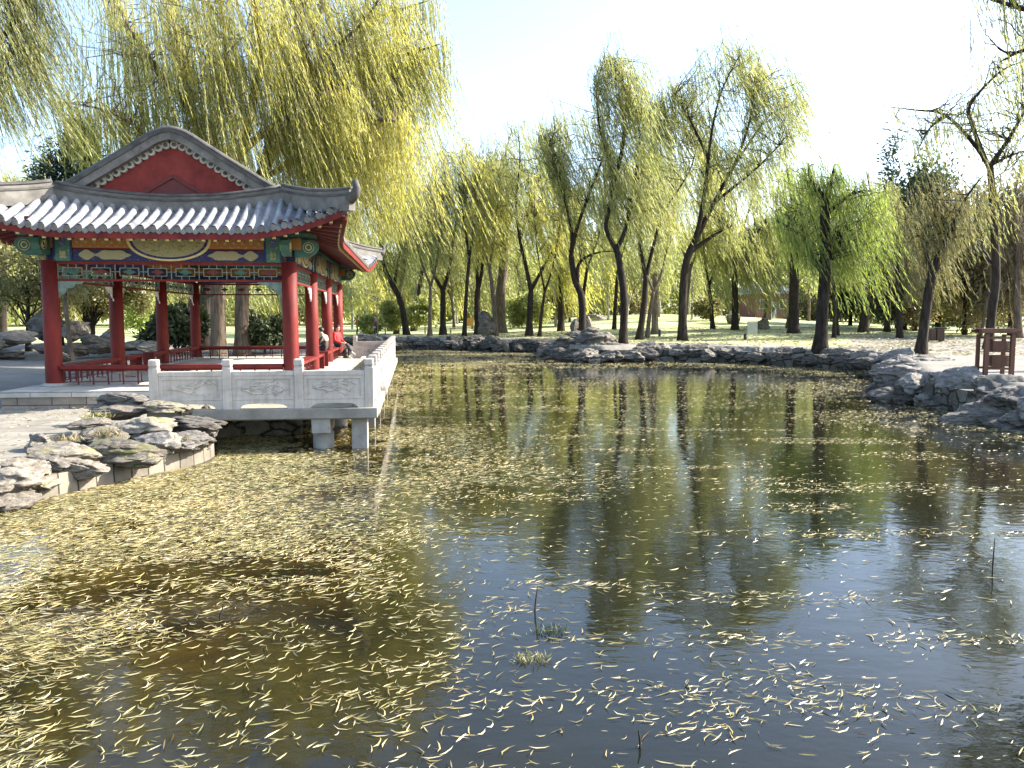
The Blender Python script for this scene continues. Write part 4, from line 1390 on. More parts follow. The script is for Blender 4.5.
for (px, py, h, lab) in ((745, 340, 6.5, 'short dark bollard lamp left of the information board'), (659.5, 336.5, 7, 'short dark bollard lamp beside the straight brown trunk')):
    p = ground_hit(px, py); s = p.y / F
    root = tag(empty('bollard_lamp', p), lab, 'lamp', 'bollard lamps on the lawn')
    b = MB(); b.lathe((0, 0, -.05), [(.1, 0), (.1, .05 + h * s * .62), (.085, .06 + h * s * .64)], 12); b.build('post', M['dark_metal'], root)
    b = MB(); b.lathe((0, 0, h * s * .66), [(.075, 0), (.075, h * s * .14), (.12, h * s * .15), (.12, h * s * .22), (.05, h * s * .32), (0.01, h * s * .34)], 12); b.build('lamp_head', M['dark_metal'], root)

# wooden frame holding two stacked bin boxes
p = ground_hit(998, 376)
s = p.y / F
root = tag(empty('bin_frame', p, -0.12), 'reddish wooden frame holding two stacked boxes above the right boulders', 'bin frame')
W_, H_ = 24.5 * s, 42 * s
for sx in (-1, 1):
    b = MB(); b.box((sx * W_ / 2, 0, H_ / 2 - .03), (.11, .11, H_ + .06), bev=.01); b.build('post', M['wood_red'], root)
    b = MB(); b.box((sx * W_ / 2, .5, H_ / 2 - .03), (.09, .09, H_ + .02), bev=.01); b.build('rear_post', M['wood_red'], root)
b = MB(); b.bar((-W_ / 2 - .18, 0, H_ + .06), (W_ / 2 + .18, 0, H_ + .06), .16, .09, bev=.01); b.bar((-W_ / 2 - .18, .5, H_ + .06), (W_ / 2 + .18, .5, H_ + .06), .13, .09, bev=.01)
for k in range(6): b.box((0, .05 + k * .09, H_ + .125), (W_ + .3, .075, .03))
b.build('slatted_roof', M['wood_red'], root)
b = MB()
for sy in (0, .5):
    b.bar((-W_ / 2 + .056, sy, H_ * .17), (W_ / 2 - .056, sy, H_ * .17), .06, .06); b.bar((-W_ / 2 + .056, sy, H_ * .9), (W_ / 2 - .056, sy, H_ * .9), .05, .05)
b.build('cross_rail', M['wood_red'], root)
for zc, lab in ((.69, 0), (.35, 1)):
    b = MB()
    for k in range(6):
        b.box((.06, .03, H_ * zc + (k - 2.5) * H_ * .044), (W_ * .66, .02, H_ * .038))
        b.box((.06, .45, H_ * zc + (k - 2.5) * H_ * .044), (W_ * .66, .02, H_ * .038))
        for sx in (-1, 1): b.box((.06 + sx * W_ * .31, .24, H_ * zc + (k - 2.5) * H_ * .044), (.02, .4, H_ * .038))
    b.box((.06, .24, H_ * zc - H_ * .12), (W_ * .6, .38, .02))
    bx_ = b.build('slatted_box', M['wood_red'], root)

# dark twin bin on the paved area
p = ground_hit(934, 342)
s = p.y / F
root = tag(empty('litter_bin', p, 0.05), 'dark twin litter bin under the trees beside the leaning trunk', 'litter bin')
for sx in (-1, 1):
    b = MB(); b.box((sx * 4.4 * s, 0, 7.5 * s), (8 * s, 8 * s, 12 * s), bev=.03)
    for k in range(5): b.box((sx * 4.4 * s + (k - 2) * 1.5 * s, -4.1 * s, 7 * s), (1.0 * s, .04, 10 * s))
    b.build('bin_body', M['wood_dark'], root)
b = MB(); b.box((0, 0, 14.2 * s), (18.5 * s, 9 * s, 1 * s), bev=.02); b.build('lid', M['dark_metal'], root)
for sx in (-1, 1):
    b = MB(); b.box((sx * 8 * s, 0, .5 * s), (.08, .5, 2 * s)); b.build('leg', M['dark_metal'], root)

# ochre board and bench on the lawn
p = ground_hit(469, 331); s = p.y / F
root = tag(empty('notice_board', p, -.1), 'small ochre notice board beside the big grey boulder', 'sign')
b = MB(); b.box((0, 0, 9 * s), (9 * s, .06, 7.5 * s), bev=.01); b.build('board', M['ochre_board'], root)
for sx in (-1, 1):
    b = MB(); b.box((sx * 4.1 * s, .06, 6 * s), (.07, .05, 13.5 * s)); b.build('post', M['wood_red'], root)
p = ground_hit(457, 333); s = p.y / F
root = tag(empty('park_bench', p, .1), 'low pale stone bench on the lawn left of the ochre board', 'bench')
b = MB(); b.box((0, 0, .44), (1.7, .5, .1), bev=.02); b.build('seat', M['pier'], root)
for sx in (-1, 1):
    b = MB(); b.box((sx * .6, 0, .19), (.16, .4, .4), bev=.02); b.build('leg', M['pier'], root)

# small red house with a grey roof beyond the lawn
M['house_red'] = mat_plain('house_red_wall', (0.2, 0.085, 0.065), (0.28, 0.13, 0.1), 1.5, 0.8, 0.2)
M['glass_dark'] = mat_plain('dark_window_glass', (0.02, 0.022, 0.025), (0.04, 0.045, 0.05), 1, 0.15, 0.02, spec=0.6)
d = ray(764, 311)
hp = Vector((d.x / d.y * 112, 112, 0)); hp.z = gz(hp.x, hp.y)
hr = tag(empty('park_house', hp, .25), 'small red walled house with a grey tiled roof beyond the lawn', 'house')
b = MB(); b.box((0, 0, 1.7), (5.2, 4.2, 3.5)); b.build('wall', M['house_red'], hr)
b = MB()
b.add([(-3.2, -2.7, 3.3), (3.2, -2.7, 3.3), (3.2, 2.7, 3.3), (-3.2, 2.7, 3.3), (-2.0, 0, 5.0), (2.0, 0, 5.0)], [(0, 1, 5, 4), (2, 3, 4, 5), (1, 2, 5), (3, 0, 4), (3, 2, 1, 0)])
for k in range(22):
    x = -3.1 + k * .295
    xt = max(-2, min(2, x))
    b.bar((x, -2.7, 3.34), (xt, -.02, 5.02), .1, .08)
b.bar((-2.1, 0, 5.08), (2.1, 0, 5.08), .25, .22)
b.build('roof', M['tile'], hr)
for xx in (-1.5, 1.5):
    b = MB(); b.box((xx, -2.13, 1.9), (1.1, .1, 1.3)); w = b.build('window', M['white_paint'], hr)
    b = MB(); b.box((xx, -2.19, 1.9), (.9, .03, 1.1)); b.build('pane', M['glass_dark'], w)
b = MB(); b.box((0, -2.13, 1.1), (1.1, .1, 2.2)); b.build('door', M['white_paint'], hr)

# ------------------------------------------------------------------ people
M['skin'] = mat_plain('skin', (0.42, 0.25, 0.18), (0.5, 0.31, 0.23), 6, 0.55, 0.05)
M['hair'] = mat_plain('dark_hair', (0.012, 0.01, 0.009), (0.03, 0.025, 0.022), 20, 0.5, 0.3)
M['red_jacket'] = mat_plain('red_jacket_cloth', (0.5, 0.015, 0.018), (0.62, 0.03, 0.03), 6, 0.75, 0.3, 30)
M['dark_trousers'] = mat_plain('dark_trouser_cloth', (0.015, 0.016, 0.022), (0.035, 0.036, 0.045), 8, 0.85, 0.3, 30)
M['brown_jacket'] = mat_plain('dark_brown_jacket_cloth', (0.03, 0.024, 0.018), (0.07, 0.055, 0.04), 6, 0.8, 0.3, 30)
M['tan_cloth'] = mat_plain('pale_tan_cloth', (0.3, 0.26, 0.2), (0.42, 0.37, 0.29), 6, 0.8, 0.3, 30)
M['shoe'] = mat_plain('pale_shoe', (0.3, 0.29, 0.27), (0.5, 0.48, 0.45), 8, 0.6, 0.1)
M['dark_shoe'] = mat_plain('dark_shoe', (0.015, 0.014, 0.013), (0.04, 0.036, 0.033), 8, 0.5, 0.1)

def person(loc, rz, label, J, mats, hair_len=0.0, cap=None):
    """J: joint positions in metres; body faces local +Y"""
    root = tag(empty('person', loc, rz), label, 'person')
    V, E, Rr = [], [], []
    def add(p, r, par=None):
        V.append(Vector(p)); Rr.append(r if isinstance(r, tuple) else (r, r))
        if par is not None: E.append((par, len(V) - 1))
        return len(V) - 1
    pel = add(J['pelvis'], (.15, .12))
    wa = add(Vector(J['pelvis']).lerp(Vector(J['chest']), .5), (.18, .14), pel)
    ch = add(J['chest'], (.2, .15), wa)
    nb = add(Vector(J['chest']).lerp(Vector(J['neck']), .75), (.1, .085), ch)
    nk = add(J['neck'], (.055, .055), nb)
    hd = Vector(J['head'])
    h1 = add(hd + Vector((0, .005, -.07)), (.066, .075), nk)
    h2 = add(hd + Vector((0, 0, .02)), (.078, .095), h1)
    h3 = add(hd + Vector((0, -.005, .09)), (.06, .075), h2)
    ns = add(hd + Vector((0, .105, -.01)), (.014, .014), h2)
    for sx in (-1, 1): add(hd + Vector((sx * .083, -.01, .0)), (.012, .022), h2)
    for s in ('L', 'R'):
        sh = add(J['sh' + s], .085, ch)
        el = add(J['el' + s], .064, sh)
        wr = add(J['wr' + s], .033, el)
        d = (Vector(J['ha' + s]) - Vector(J['wr' + s])).normalized()
        pl = add(Vector(J['wr' + s]) + d * .07, (.036, .02), wr)
        sd = d.cross(Vector((0, 0, 1)))
        if sd.length < .2: sd = Vector((1, 0, 0))
        sd.normalize()
        for k, (o, ln) in enumerate(((-.03, .065), (-.01, .08), (.01, .075), (.03, .06))):
            f1 = add(Vector(J['wr' + s]) + d * (.08 + ln * .5) + sd * o + Vector((0, 0, -.006)), .009, pl)
            add(Vector(J['wr' + s]) + d * (.08 + ln) + sd * o * 1.1 + Vector((0, 0, -.03)), .007, f1)
        t1 = add(Vector(J['wr' + s]) + d * .05 - sd * .05, .011, pl)
        add(Vector(J['wr' + s]) + d * .085 - sd * .06, .008, t1)
        hp_ = add(J['hip' + s], .095, pel)
        kn = add(J['kn' + s], .065, hp_)
        ca_ = add(Vector(J['kn' + s]).lerp(Vector(J['an' + s]), .35), .056, kn)
        an = add(J['an' + s], .04, ca_)
        add(J['toe' + s], (.045, .035), an)
    me = bpy.data.meshes.new('person_skeleton')
    me.from_pydata(V, E, [])
    o = bpy.data.objects.new('body', me); COL.objects.link(o)
    o.modifiers.new('skin', 'SKIN')
    sk = me.skin_vertices[0].data
    for i, r in enumerate(Rr): sk[i].radius = r
    sk[0].use_root = True
    sb = o.modifiers.new('sub', 'SUBSURF'); sb.levels = 2; sb.render_levels = 2
    bpy.context.view_layer.update()
    dg = bpy.context.evaluated_depsgraph_get()
    nm = bpy.data.meshes.new_from_object(o.evaluated_get(dg))
    bpy.data.objects.remove(o)
    nm.name = 'body'
    bo = link('body', nm, [M[m] for m in mats], root)      # skin, jacket, trousers, shoe
    nk_z = J['neck'][2]
    hands = [Vector(J['wr' + s]) for s in 'LR']; hd_ = [Vector(J['ha' + s]) for s in 'LR']
    for f in nm.polygons:
        c = f.center; f.use_smooth = True
        if (c - hd).length < .17 and c.z > nk_z - .0: mi = 0
        elif min(min((c - a).length for a in hands) + .0, 9) < .19 and any((c - a).dot((b_ - a).normalized()) > .01 and (c - a).length < .19 for a, b_ in zip(hands, hd_)): mi = 0
        else:
            legs = []
            for s in 'LR':
                for p0, p1 in (('hip', 'kn'), ('kn', 'an')):
                    a, b_ = Vector(J[p0 + s]), Vector(J[p1 + s]); ab = b_ - a
                    t = max(0, min(1, (c - a).dot(ab) / ab.dot(ab)))
                    legs.append((c - a - ab * t).length)
            feet = min(min((c - Vector(J['an' + s])).length, (c - Vector(J['toe' + s])).length) for s in 'LR')
            tor = []
            a, b_ = Vector(J['pelvis']), Vector(J['neck']); ab = b_ - a
            t = max(0, min(1, (c - a).dot(ab) / ab.dot(ab)))
            tt = (c - a - ab * t).length
            arms = []
            for s in 'LR':
                for p0, p1 in (('sh', 'el'), ('el', 'wr')):
                    a2, b2 = Vector(J[p0 + s]), Vector(J[p1 + s]); ab2 = b2 - a2
                    t2 = max(0, min(1, (c - a2).dot(ab2) / ab2.dot(ab2)))
                    arms.append((c - a2 - ab2 * t2).length)
            if feet < .085: mi = 3
            elif min(legs) < min(min(arms) + .0, tt * .7 + .02) and c.z < J['pelvis'][2] + .1: mi = 2
            else: mi = 4 if len(mats) > 4 and c.z > J['chest'][2] - .06 and tt < .26 else 1
        f.material_index = mi
    # eyes and mouth on the face
    b = MB()
    for sx in (-1, 1): b.lathe((0, 0, 0), [(0.001, 0), (.009, .003), (.009, .009), (.001, .012)], 8) if False else b.box(hd + Vector((sx * .032, .088, .022)), (.022, .02, .01), 0)
    b.box(hd + Vector((0, .086, -.062)), (.042, .02, .009), 1)
    b.build('face_features', [M['hair'], M['red_dark']], root)
    # hair / cap as a shell over the skull
    bm = bmesh.new(); bmesh.ops.create_icosphere(bm, subdivisions=3, radius=1)
    for v in bm.verts:
        p = v.co
        low = -.35 - hair_len if p.y < .2 else .35
        z = max(p.z, low)
        v.co = hd + Vector((p.x * .094, p.y * .112 - .012, .035 + z * .105)) * 1.0
        v.co += (v.co - hd).normalized() * mnoise.noise(v.co * 30) * .004
    for f in bm.faces: f.smooth = True
    hm = bpy.data.meshes.new('hair'); bm.to_mesh(hm); bm.free()
    link('hair' if not cap else 'knit_cap', hm, M[cap or 'hair'], root)
    return root

# seated in a red jacket at the far end of the bench, facing out over the water
zs = .5 - .0
J = dict(pelvis=(0, 0, .6), chest=(0, -.01, .93), neck=(0, .02, 1.12), head=(0, .05, 1.25),
         shL=(-.2, 0, 1.03), elL=(-.27, .06, .77), wrL=(-.13, .27, .68), haL=(-.06, .36, .66),
         shR=(.2, 0, 1.03), elR=(.27, .05, .77), wrR=(.15, .27, .68), haR=(.08, .36, .66),
         hipL=(-.1, .03, .59), knL=(-.13, .47, .58), anL=(-.14, .45, .09), toeL=(-.15, .58, .045),
         hipR=(.1, .03, .59), knR=(.1, .48, .62), anR=(.0, .68, .26), toeR=(-.01, .8, .2))
person(loc2w(HW + .06, 11.6), TH - R(112), 'person in a red jacket seated with crossed legs on the pavilion bench', J, ['skin', 'red_jacket', 'dark_trousers', 'shoe'], .15)
J = dict(pelvis=(0, 0, .6), chest=(0, .05, .92), neck=(0, .11, 1.09), head=(0, .17, 1.2),
         shL=(-.2, .05, 1.0), elL=(-.26, .17, .77), wrL=(-.1, .36, .72), haL=(-.03, .44, .7),
         shR=(.2, .05, 1.0), elR=(.26, .17, .77), wrR=(.1, .36, .72), haR=(.03, .44, .7),
         hipL=(-.1, .03, .59), knL=(-.14, .46, .58), anL=(-.14, .44, .09), toeL=(-.15, .58, .045),
         hipR=(.1, .03, .59), knR=(.14, .46, .58), anR=(.14, .46, .09), toeR=(.15, .6, .045))
person(loc2w(HW - .0, 8.05), TH + R(80), 'person in a dark jacket with pale collar hunched on the bench beside a column', J, ['skin', 'brown_jacket', 'dark_trousers', 'dark_shoe', 'tan_cloth'], .1)
J = dict(pelvis=(0, 0, .95), chest=(0, .0, 1.28), neck=(0, .02, 1.48), head=(0, .03, 1.61),
         shL=(-.2, 0, 1.39), elL=(-.26, -.02, 1.12), wrL=(-.26, .06, .88), haL=(-.26, .09, .78),
         shR=(.2, 0, 1.39), elR=(.26, -.02, 1.12), wrR=(.26, .06, .88), haR=(.26, .09, .78),
         hipL=(-.1, 0, .93), knL=(-.11, .06, .5), anL=(-.11, .02, .09), toeL=(-.12, .16, .045),
         hipR=(.1, 0, .93), knR=(.11, -.02, .5), anR=(.11, -.1, .09), toeR=(.12, .04, .045))
d = ray(772, 316); q = Vector((d.x / d.y * 95, 95, 0)); q.z = gz(q.x, q.y)
person(q, 2.6, 'far person in dark clothes walking before the small red house', J, ['skin', 'dark_trousers', 'dark_trousers', 'dark_shoe'])
d = ray(376, 326); q = Vector((d.x / d.y * 62, 62, 0)); q.z = gz(q.x, q.y)
person(q, 1.2, 'far person in dark clothes standing behind the thin trunks past the terrace', J, ['skin', 'brown_jacket', 'dark_trousers', 'dark_shoe'])
d = ray(357, 318); q = Vector((d.x / d.y * 72, 72, 0)); q.z = gz(q.x, q.y)
person(q, -1.2, 'far person in a red jacket walking under the trees behind the pavilion', J, ['skin', 'red_jacket', 'dark_trousers', 'dark_shoe'])

# ------------------------------------------------------------------ trees
WIND = np.array([0.42, 0.08, 0.0])

def leaves_np(P, D, L, W, rng_):
    """four-point blades: base P, direction D, length L, width W"""
    n = len(P)
    Rn = rng_.normal(size=(n, 3))
    Sd = np.cross(D, Rn); Sd /= (np.linalg.norm(Sd, axis=1, keepdims=True) + 1e-9)
    mid = P + D * (L * .45)[:, None]
    V = np.stack([P, mid + Sd * (W / 2)[:, None], P + D * L[:, None], mid - Sd * (W / 2)[:, None]], 1).reshape(-1, 3)
    return V

def strands_np(starts, lens, spacing, leaf_l, rng_, outward=None, wind=WIND, wide=.17, spread=.26):
    """leaves and thin stems of hanging willow strands"""
    n = len(starts)
    K = np.maximum(3, (lens / spacing).astype(int))
    sid = np.repeat(np.arange(n), K)
    kk = np.concatenate([np.arange(k) for k in K])
    t = (kk + rng_.random(len(kk))) / K[sid]
    ln = lens[sid]
    dr = rng_.normal(0, .07, (n, 3)); dr[:, 2] = 0
    if outward is not None: dr = dr + outward
    wv = wind[None] * rng_.uniform(.4, 1.5, (n, 1)) + dr
    amp = rng_.uniform(.1, .75, n) ** 1.3
    def pos(sidx, tt):
        l = lens[sidx]
        horiz = wv[sidx] * (l * tt ** 1.25)[:, None]
        z = -l * tt * .96 + amp[sidx] * np.minimum(l, 1.1) * np.sin(np.pi * np.minimum(tt * 1.6, 1)) * .6
        p = starts[sidx] + horiz
        p[:, 2] += z
        return p
    P = pos(sid, t)
    Dv = pos(sid, np.minimum(t + .03, 1.03)) - P
    Dv /= (np.linalg.norm(Dv, axis=1, keepdims=True) + 1e-9)
    Dv = Dv + rng_.normal(0, spread * .6, Dv.shape)
    Dv /= (np.linalg.norm(Dv, axis=1, keepdims=True) + 1e-9)
    L = leaf_l * rng_.uniform(.6, 1.25, len(P))
    V = leaves_np(P, Dv, L, L * wide * rng_.uniform(.7, 1.3, len(P)), rng_)
    # stems: three segments each, narrow ribbons
    ST_ = []
    side_v = rng_.normal(size=(n, 3)); side_v[:, 2] = 0
    side_v /= np.linalg.norm(side_v, axis=1, keepdims=True)
    ids = np.arange(n)
    prev = pos(ids, np.zeros(n))
    wdt = .006 + .0035 * leaf_l / .3
    for a in (.33, .66, 1.0):
        cur = pos(ids, np.full(n, a))
        ST_.append(np.stack([prev - side_v * wdt, prev + side_v * wdt, cur + side_v * wdt * .6, cur - side_v * wdt * .6], 1).reshape(-1, 3))
        prev = cur
    return V, np.concatenate(ST_)

def bez(a, b, c, n):
    return [a * ((1 - t) ** 2) + b * (2 * t * (1 - t)) + c * (t * t) for t in [i / n for i in range(n + 1)]]

def finish_tree(name, base, label, cat, tb, Vleaf, Vstem, bark, leaf, group=None):
    root = tag(empty(name, base), label, cat, group)
    if tb is not None and tb.v: tb.build('trunk', M[bark], root)
    V = np.concatenate([Vleaf, Vstem]) if Vstem is not None and len(Vstem) else Vleaf
    n = len(V) // 4
    mi = np.zeros(n, np.int32); mi[len(Vleaf) // 4:] = 1
    me = np_mesh('crown', V, np.arange(n * 4).reshape(n, 4), False, mi)
    link('crown', me, [M[leaf], M['twig']], root)
    return root

def willow(base_px, label, trunk, limbs, crown, r_px=4.0, leaf='leaf_willow', bark='bark', n_sub=46, n_str=520, hang=1.75,
           D=None, seed=0, dens=1.55, group=None, name='willow_tree', wind=WIND, leaf_l=None, cat='willow', leafwide=.092, bottom=None, foot=1.6):
    rg = random.Random(seed); rn = np.random.default_rng(seed)
    base = ground_hit(*base_px) if D is None else None
    if base is None:
        d = ray(*base_px); base = Vector((d.x / d.y * D, D, 0)); base.z = gz(base.x, base.y)
    D = base.y; s = D / F
    ll = leaf_l or (.14 + .0044 * D)
    n_str = int(n_str * (1.5 if hang < 2.1 else .95)); n_sub = int(n_sub * 1.6)
    crown = [(c[0], c[1], c[2] * 1.13, c[3] * 1.04) for c in crown]
    vtop = .6 if hang > 2.1 else 1.0
    b = MB()
    def W(px, py, dy=0.0): return at(px, py, D + dy) - base
    # trunk
    def smooth(pts, n=4):
        if len(pts) < 3: return pts
        out = []
        for i in range(len(pts) - 1):
            p0 = pts[max(i - 1, 0)]; p1 = pts[i]; p2 = pts[i + 1]; p3 = pts[min(i + 2, len(pts) - 1)]
            for k in range(n):
                t = k / n
                out.append(0.5 * ((2 * p1) + (p2 - p0) * t + (2 * p0 - 5 * p1 + 4 * p2 - p3) * t * t + (3 * p1 - p0 - 3 * p2 + p3) * t ** 3))
        return out + [pts[-1]]
    r0 = r_px * s
    tp = [Vector((0, 0, -.25))] + [W(*p) for p in trunk[1:]] if trunk else []
    sp = smooth(tp)
    n = len(sp)
    rad = []
    for i in range(n):
        t = i / (n - 1)
        h = sp[i].z
        rad.append(r0 * (1 - .3 * t) * (1 + .8 * max(0, 1 - max(h, 0) / (.5 * foot)) ** 2 * .6) * (1 + .06 * mnoise.noise(Vector((i * .7, seed, 0)))))
    b.tube(sp, rad, 10)
    all_l = []
    for li, lm_ in enumerate(limbs):
        dyv = rg.uniform(-1, 1) * .5
        pts = []
        acc = 0.0
        for i, p in enumerate(lm_):
            if i: acc += math.hypot(p[0] - lm_[i - 1][0], p[1] - lm_[i - 1][1]) * s
            pts.append(W(p[0], p[1], dyv * acc))
        sp2 = smooth(pts)
        n2 = len(sp2)
        ra = r0 * (.66 if li < 3 else .45)
        rb = max(.012, r0 * .06)
        b.tube(sp2, [ra + (rb - ra) * (i / (n2 - 1)) ** .8 for i in range(n2)], 8)
        all_l.append(sp2)
    if not all_l: all_l = [sp[len(sp) // 2:]]
    # side branches reaching through the crown
    starts, lens, outs = [], [], []
    wts = [c[2] * c[3] for c in crown]
    for k in range(n_sub):
        c = rg.choices(crown, wts)[0]
        while True:
            u, v, w = rg.uniform(-1, 1), rg.uniform(-1, 1), rg.uniform(-1, 1)
            if u * u + v * v + w * w < 1: break
        tgt = W(c[0] + u * c[2], c[1] - (abs(v) if rg.random() < .35 else v * vtop) * c[3], 0)
        tgt.y += w * max(c[2] * s, 1.2)
        best = None
        for _ in range(7):
            lp = rg.choice(all_l); q = lp[int((.3 + .7 * rg.random()) * (len(lp) - 1))]
            dd = (q - tgt).length + (2.5 if q.z > tgt.z else 0)
            if best is None or dd < best[0]: best = (dd, q)
        q = best[1]
        mid = q.lerp(tgt, .5) + Vector((rg.uniform(-.3, .3), rg.uniform(-.3, .3), rg.uniform(-.05, .14) * (tgt - q).length))
        pth = bez(q, mid, tgt, 6)
        jl = (tgt - q).length * .045
        pth = [p_ if i_ == 0 else p_ + Vector((rg.gauss(0, jl), rg.gauss(0, jl), rg.gauss(0, jl))) for i_, p_ in enumerate(pth)]
        b.tube(pth, [max(.022 - .003 * i, .005) * (1 + D / 120) for i in range(7)], 4, 0, False)
        m = max(3, int(n_str / n_sub * rg.uniform(.5, 1.5)))
        bot = W(c[0], (bottom or (c[1] + c[3])), 0).z
        for _ in range(m):
            t = rg.random() ** .8
            i = min(5, int(t * 6)); p = pth[i].lerp(pth[i + 1], t * 6 - i)
            p = p + Vector((rg.gauss(0, .26), rg.gauss(0, .34), rg.gauss(0, .2)))
            L_ = hang * rg.uniform(.35, 1.1) * (2.3 if rg.random() < .2 else 1)
            L_ = min(L_, max(.4, p.z - bot + rg.uniform(-.3, .6)))
            starts.append(p); lens.append(L_)
            o = p - sp[-1]; o.z = 0
            outs.append(o * (.03))
    for lp in all_l:
        for _ in range(int(n_str * .03) + 6):
            q = lp[int((.45 + .55 * rg.random()) * (len(lp) - 1))] + Vector((rg.gauss(0, .3), rg.gauss(0, .35), rg.gauss(0, .15)))
            starts.append(q); lens.append(hang * rg.uniform(.3, 1.0)); outs.append((0, 0, 0))
        for _ in range(int(n_str * .012) + 4):
            q = lp[-1] + Vector((rg.gauss(0, .35), rg.gauss(0, .35), rg.uniform(-.1, .55)))
            starts.append(q); lens.append(hang * rg.uniform(.4, .9)); outs.append((0, 0, 0))
    st = np.array([tuple(p) for p in starts]); le = np.array(lens); ou = np.array([tuple(o) for o in outs])
    Vl, Vs_ = strands_np(st, le, ll * .42 / dens, ll, rn, ou, wind, leafwide)
    return finish_tree(name, base, label, cat, b, Vl, Vs_, bark, leaf, group)

# the willows of the far bank, from the terrace to the right edge
willow((396, 334), 'thin pale trunked young willow just past the terrace end', [(396, 334), (399, 300), (404, 265), (402, 240)], [[(402, 240), (400, 215), (398, 190)], [(404, 262), (412, 235), (416, 205)]],
       [(404, 222, 26, 58)], 2.6, bark='bark_brown', n_sub=36, n_str=330, seed=1, hang=1.8)
willow((407, 335), 'slender willow leaning left beside the terrace end', [(407, 335), (401, 302), (392, 284), (385, 270)], [[(385, 270), (380, 245), (378, 215)], [(394, 286), (398, 262), (404, 235)]],
       [(388, 232, 26, 60)], 3.2, n_sub=36, n_str=330, seed=2, hang=1.8)
willow((413, 331), 'slender dark willow leaning right behind the terrace end', [(413, 331), (418, 300), (422, 270)], [[(422, 270), (425, 240), (427, 200)], [(422, 272), (432, 250), (436, 225)]],
       [(426, 205, 28, 62)], 2.6, n_sub=36, n_str=320, seed=3, hang=1.8)
willow((443, 335), 'willow forking low into a wide v left of the ochre board', [(443, 335), (443, 310), (443, 290)], [[(443, 291), (433, 272), (430, 255), (428, 225), (432, 185)], [(443, 291), (450, 265), (455, 228), (463, 185), (462, 150)]],
       [(445, 205, 38, 72), (462, 165, 20, 40)], 3.4, n_sub=50, n_str=520, seed=4, leaf='leaf_grey')
willow((478, 335), 'willow with a wavy trunk in front of the ochre board', [(478, 335), (477, 305), (478, 288)], [[(478, 290), (482, 270), (484, 240), (489, 205), (486, 165)], [(478, 290), (477, 265), (480, 245), (474, 215)]],
       [(482, 195, 32, 72)], 3.4, n_sub=48, n_str=500, seed=5)
willow((501, 333), 'willow with a stout brown trunk right of the big grey boulder', [(501, 333), (500, 300), (503, 270), (504, 235)], [[(504, 236), (508, 205), (505, 160), (512, 130)], [(504, 240), (496, 215), (492, 180)]],
       [(506, 185, 32, 70)], 5.6, bark='bark_brown', n_sub=46, n_str=480, seed=6, leaf='leaf_grey')
willow((529, 336), 'willow with one bare limb bent out to the right at mid height', [(529, 336), (530, 310), (531, 290)], [[(531, 291), (525, 262), (519, 235), (516, 200), (520, 160), (518, 130)], [(531, 290), (542, 270), (553, 250), (560, 247)], [(520, 238), (530, 205), (542, 170), (545, 135)]],
       [(526, 170, 38, 62), (540, 220, 28, 40)], 3.6, n_sub=54, n_str=560, seed=7)
willow((561, 331), 'short stub trunked willow wrapped in a bright hanging curtain', [(561, 331), (561, 305), (561, 280)], [[(561, 280), (558, 255), (563, 232)], [(561, 276), (568, 252), (570, 235)]],
       [(563, 268, 15, 42)], 3.4, leaf='leaf_yellow', n_sub=30, n_str=300, seed=8, hang=2.4)
willow((582, 328), 'willow with a boldly curved trunk on the rocky point', [(582, 328), (582, 300), (575, 280), (571, 256)], [[(571, 258), (572, 235), (565, 200), (552, 165), (545, 135)], [(577, 283), (580, 262), (600, 252), (622, 252)], [(571, 252), (578, 225), (590, 192), (604, 150), (598, 110)]],
       [(574, 170, 44, 72), (560, 125, 22, 30)], 3.9, n_sub=62, n_str=640, seed=9, D=53)
willow((623, 344), 'tall dark trunked willow standing right at the rocky point', [(623, 344), (624, 300), (620, 265), (616, 247)], [[(616, 249), (606, 228), (610, 205), (612, 170), (600, 130), (597, 85), (605, 60)], [(617, 248), (625, 230), (632, 190), (640, 150), (636, 105)], [(611, 190), (622, 150), (625, 100), (620, 62)]],
       [(622, 108, 34, 82), (604, 84, 20, 44), (630, 190, 36, 50)], 4.2, n_sub=80, n_str=860, seed=10)
willow((638.6, 340), 'willow leaning right with two near parallel limbs beside the tall dark trunk', [(638.6, 340), (644, 305), (646, 275)], [[(646, 277), (641, 250), (640, 215), (650, 160), (655, 110)], [(646, 277), (655, 240), (664, 212), (690, 170), (700, 130)]],
       [(656, 145, 36, 75), (668, 105, 22, 35)], 3.6, n_sub=60, n_str=620, seed=11, leaf='leaf_grey')
willow((655, 334), 'willow with a straight brown trunk behind the two limbed leaner', [(655, 334), (655, 285), (657, 230)], [[(657, 232), (659, 195), (652, 150)], [(657, 230), (666, 200), (676, 165)]],
       [(660, 190, 30, 60)], 3.4, bark='bark_brown', n_sub=36, n_str=360, seed=12)
willow((682.5, 341), 'tall wide willow whose limbs fan out to the right over the lawn', [(682.5, 341), (683, 295), (686, 263), (694, 242)], [[(694, 243), (700, 220), (706, 180), (712, 130), (722, 90), (740, 55)], [(694, 243), (714, 203), (735, 165), (770, 115), (796, 105)], [(690, 252), (716, 234), (735, 225)], [(709, 160), (690, 120), (672, 90)], [(735, 165), (750, 120), (755, 75)], [(714, 203), (760, 165), (792, 130)]],
       [(742, 92, 62, 68), (724, 58, 38, 36), (720, 170, 46, 50), (800, 105, 26, 34)], 4.6, n_sub=100, n_str=1080, seed=13, leaf='leaf_willow')
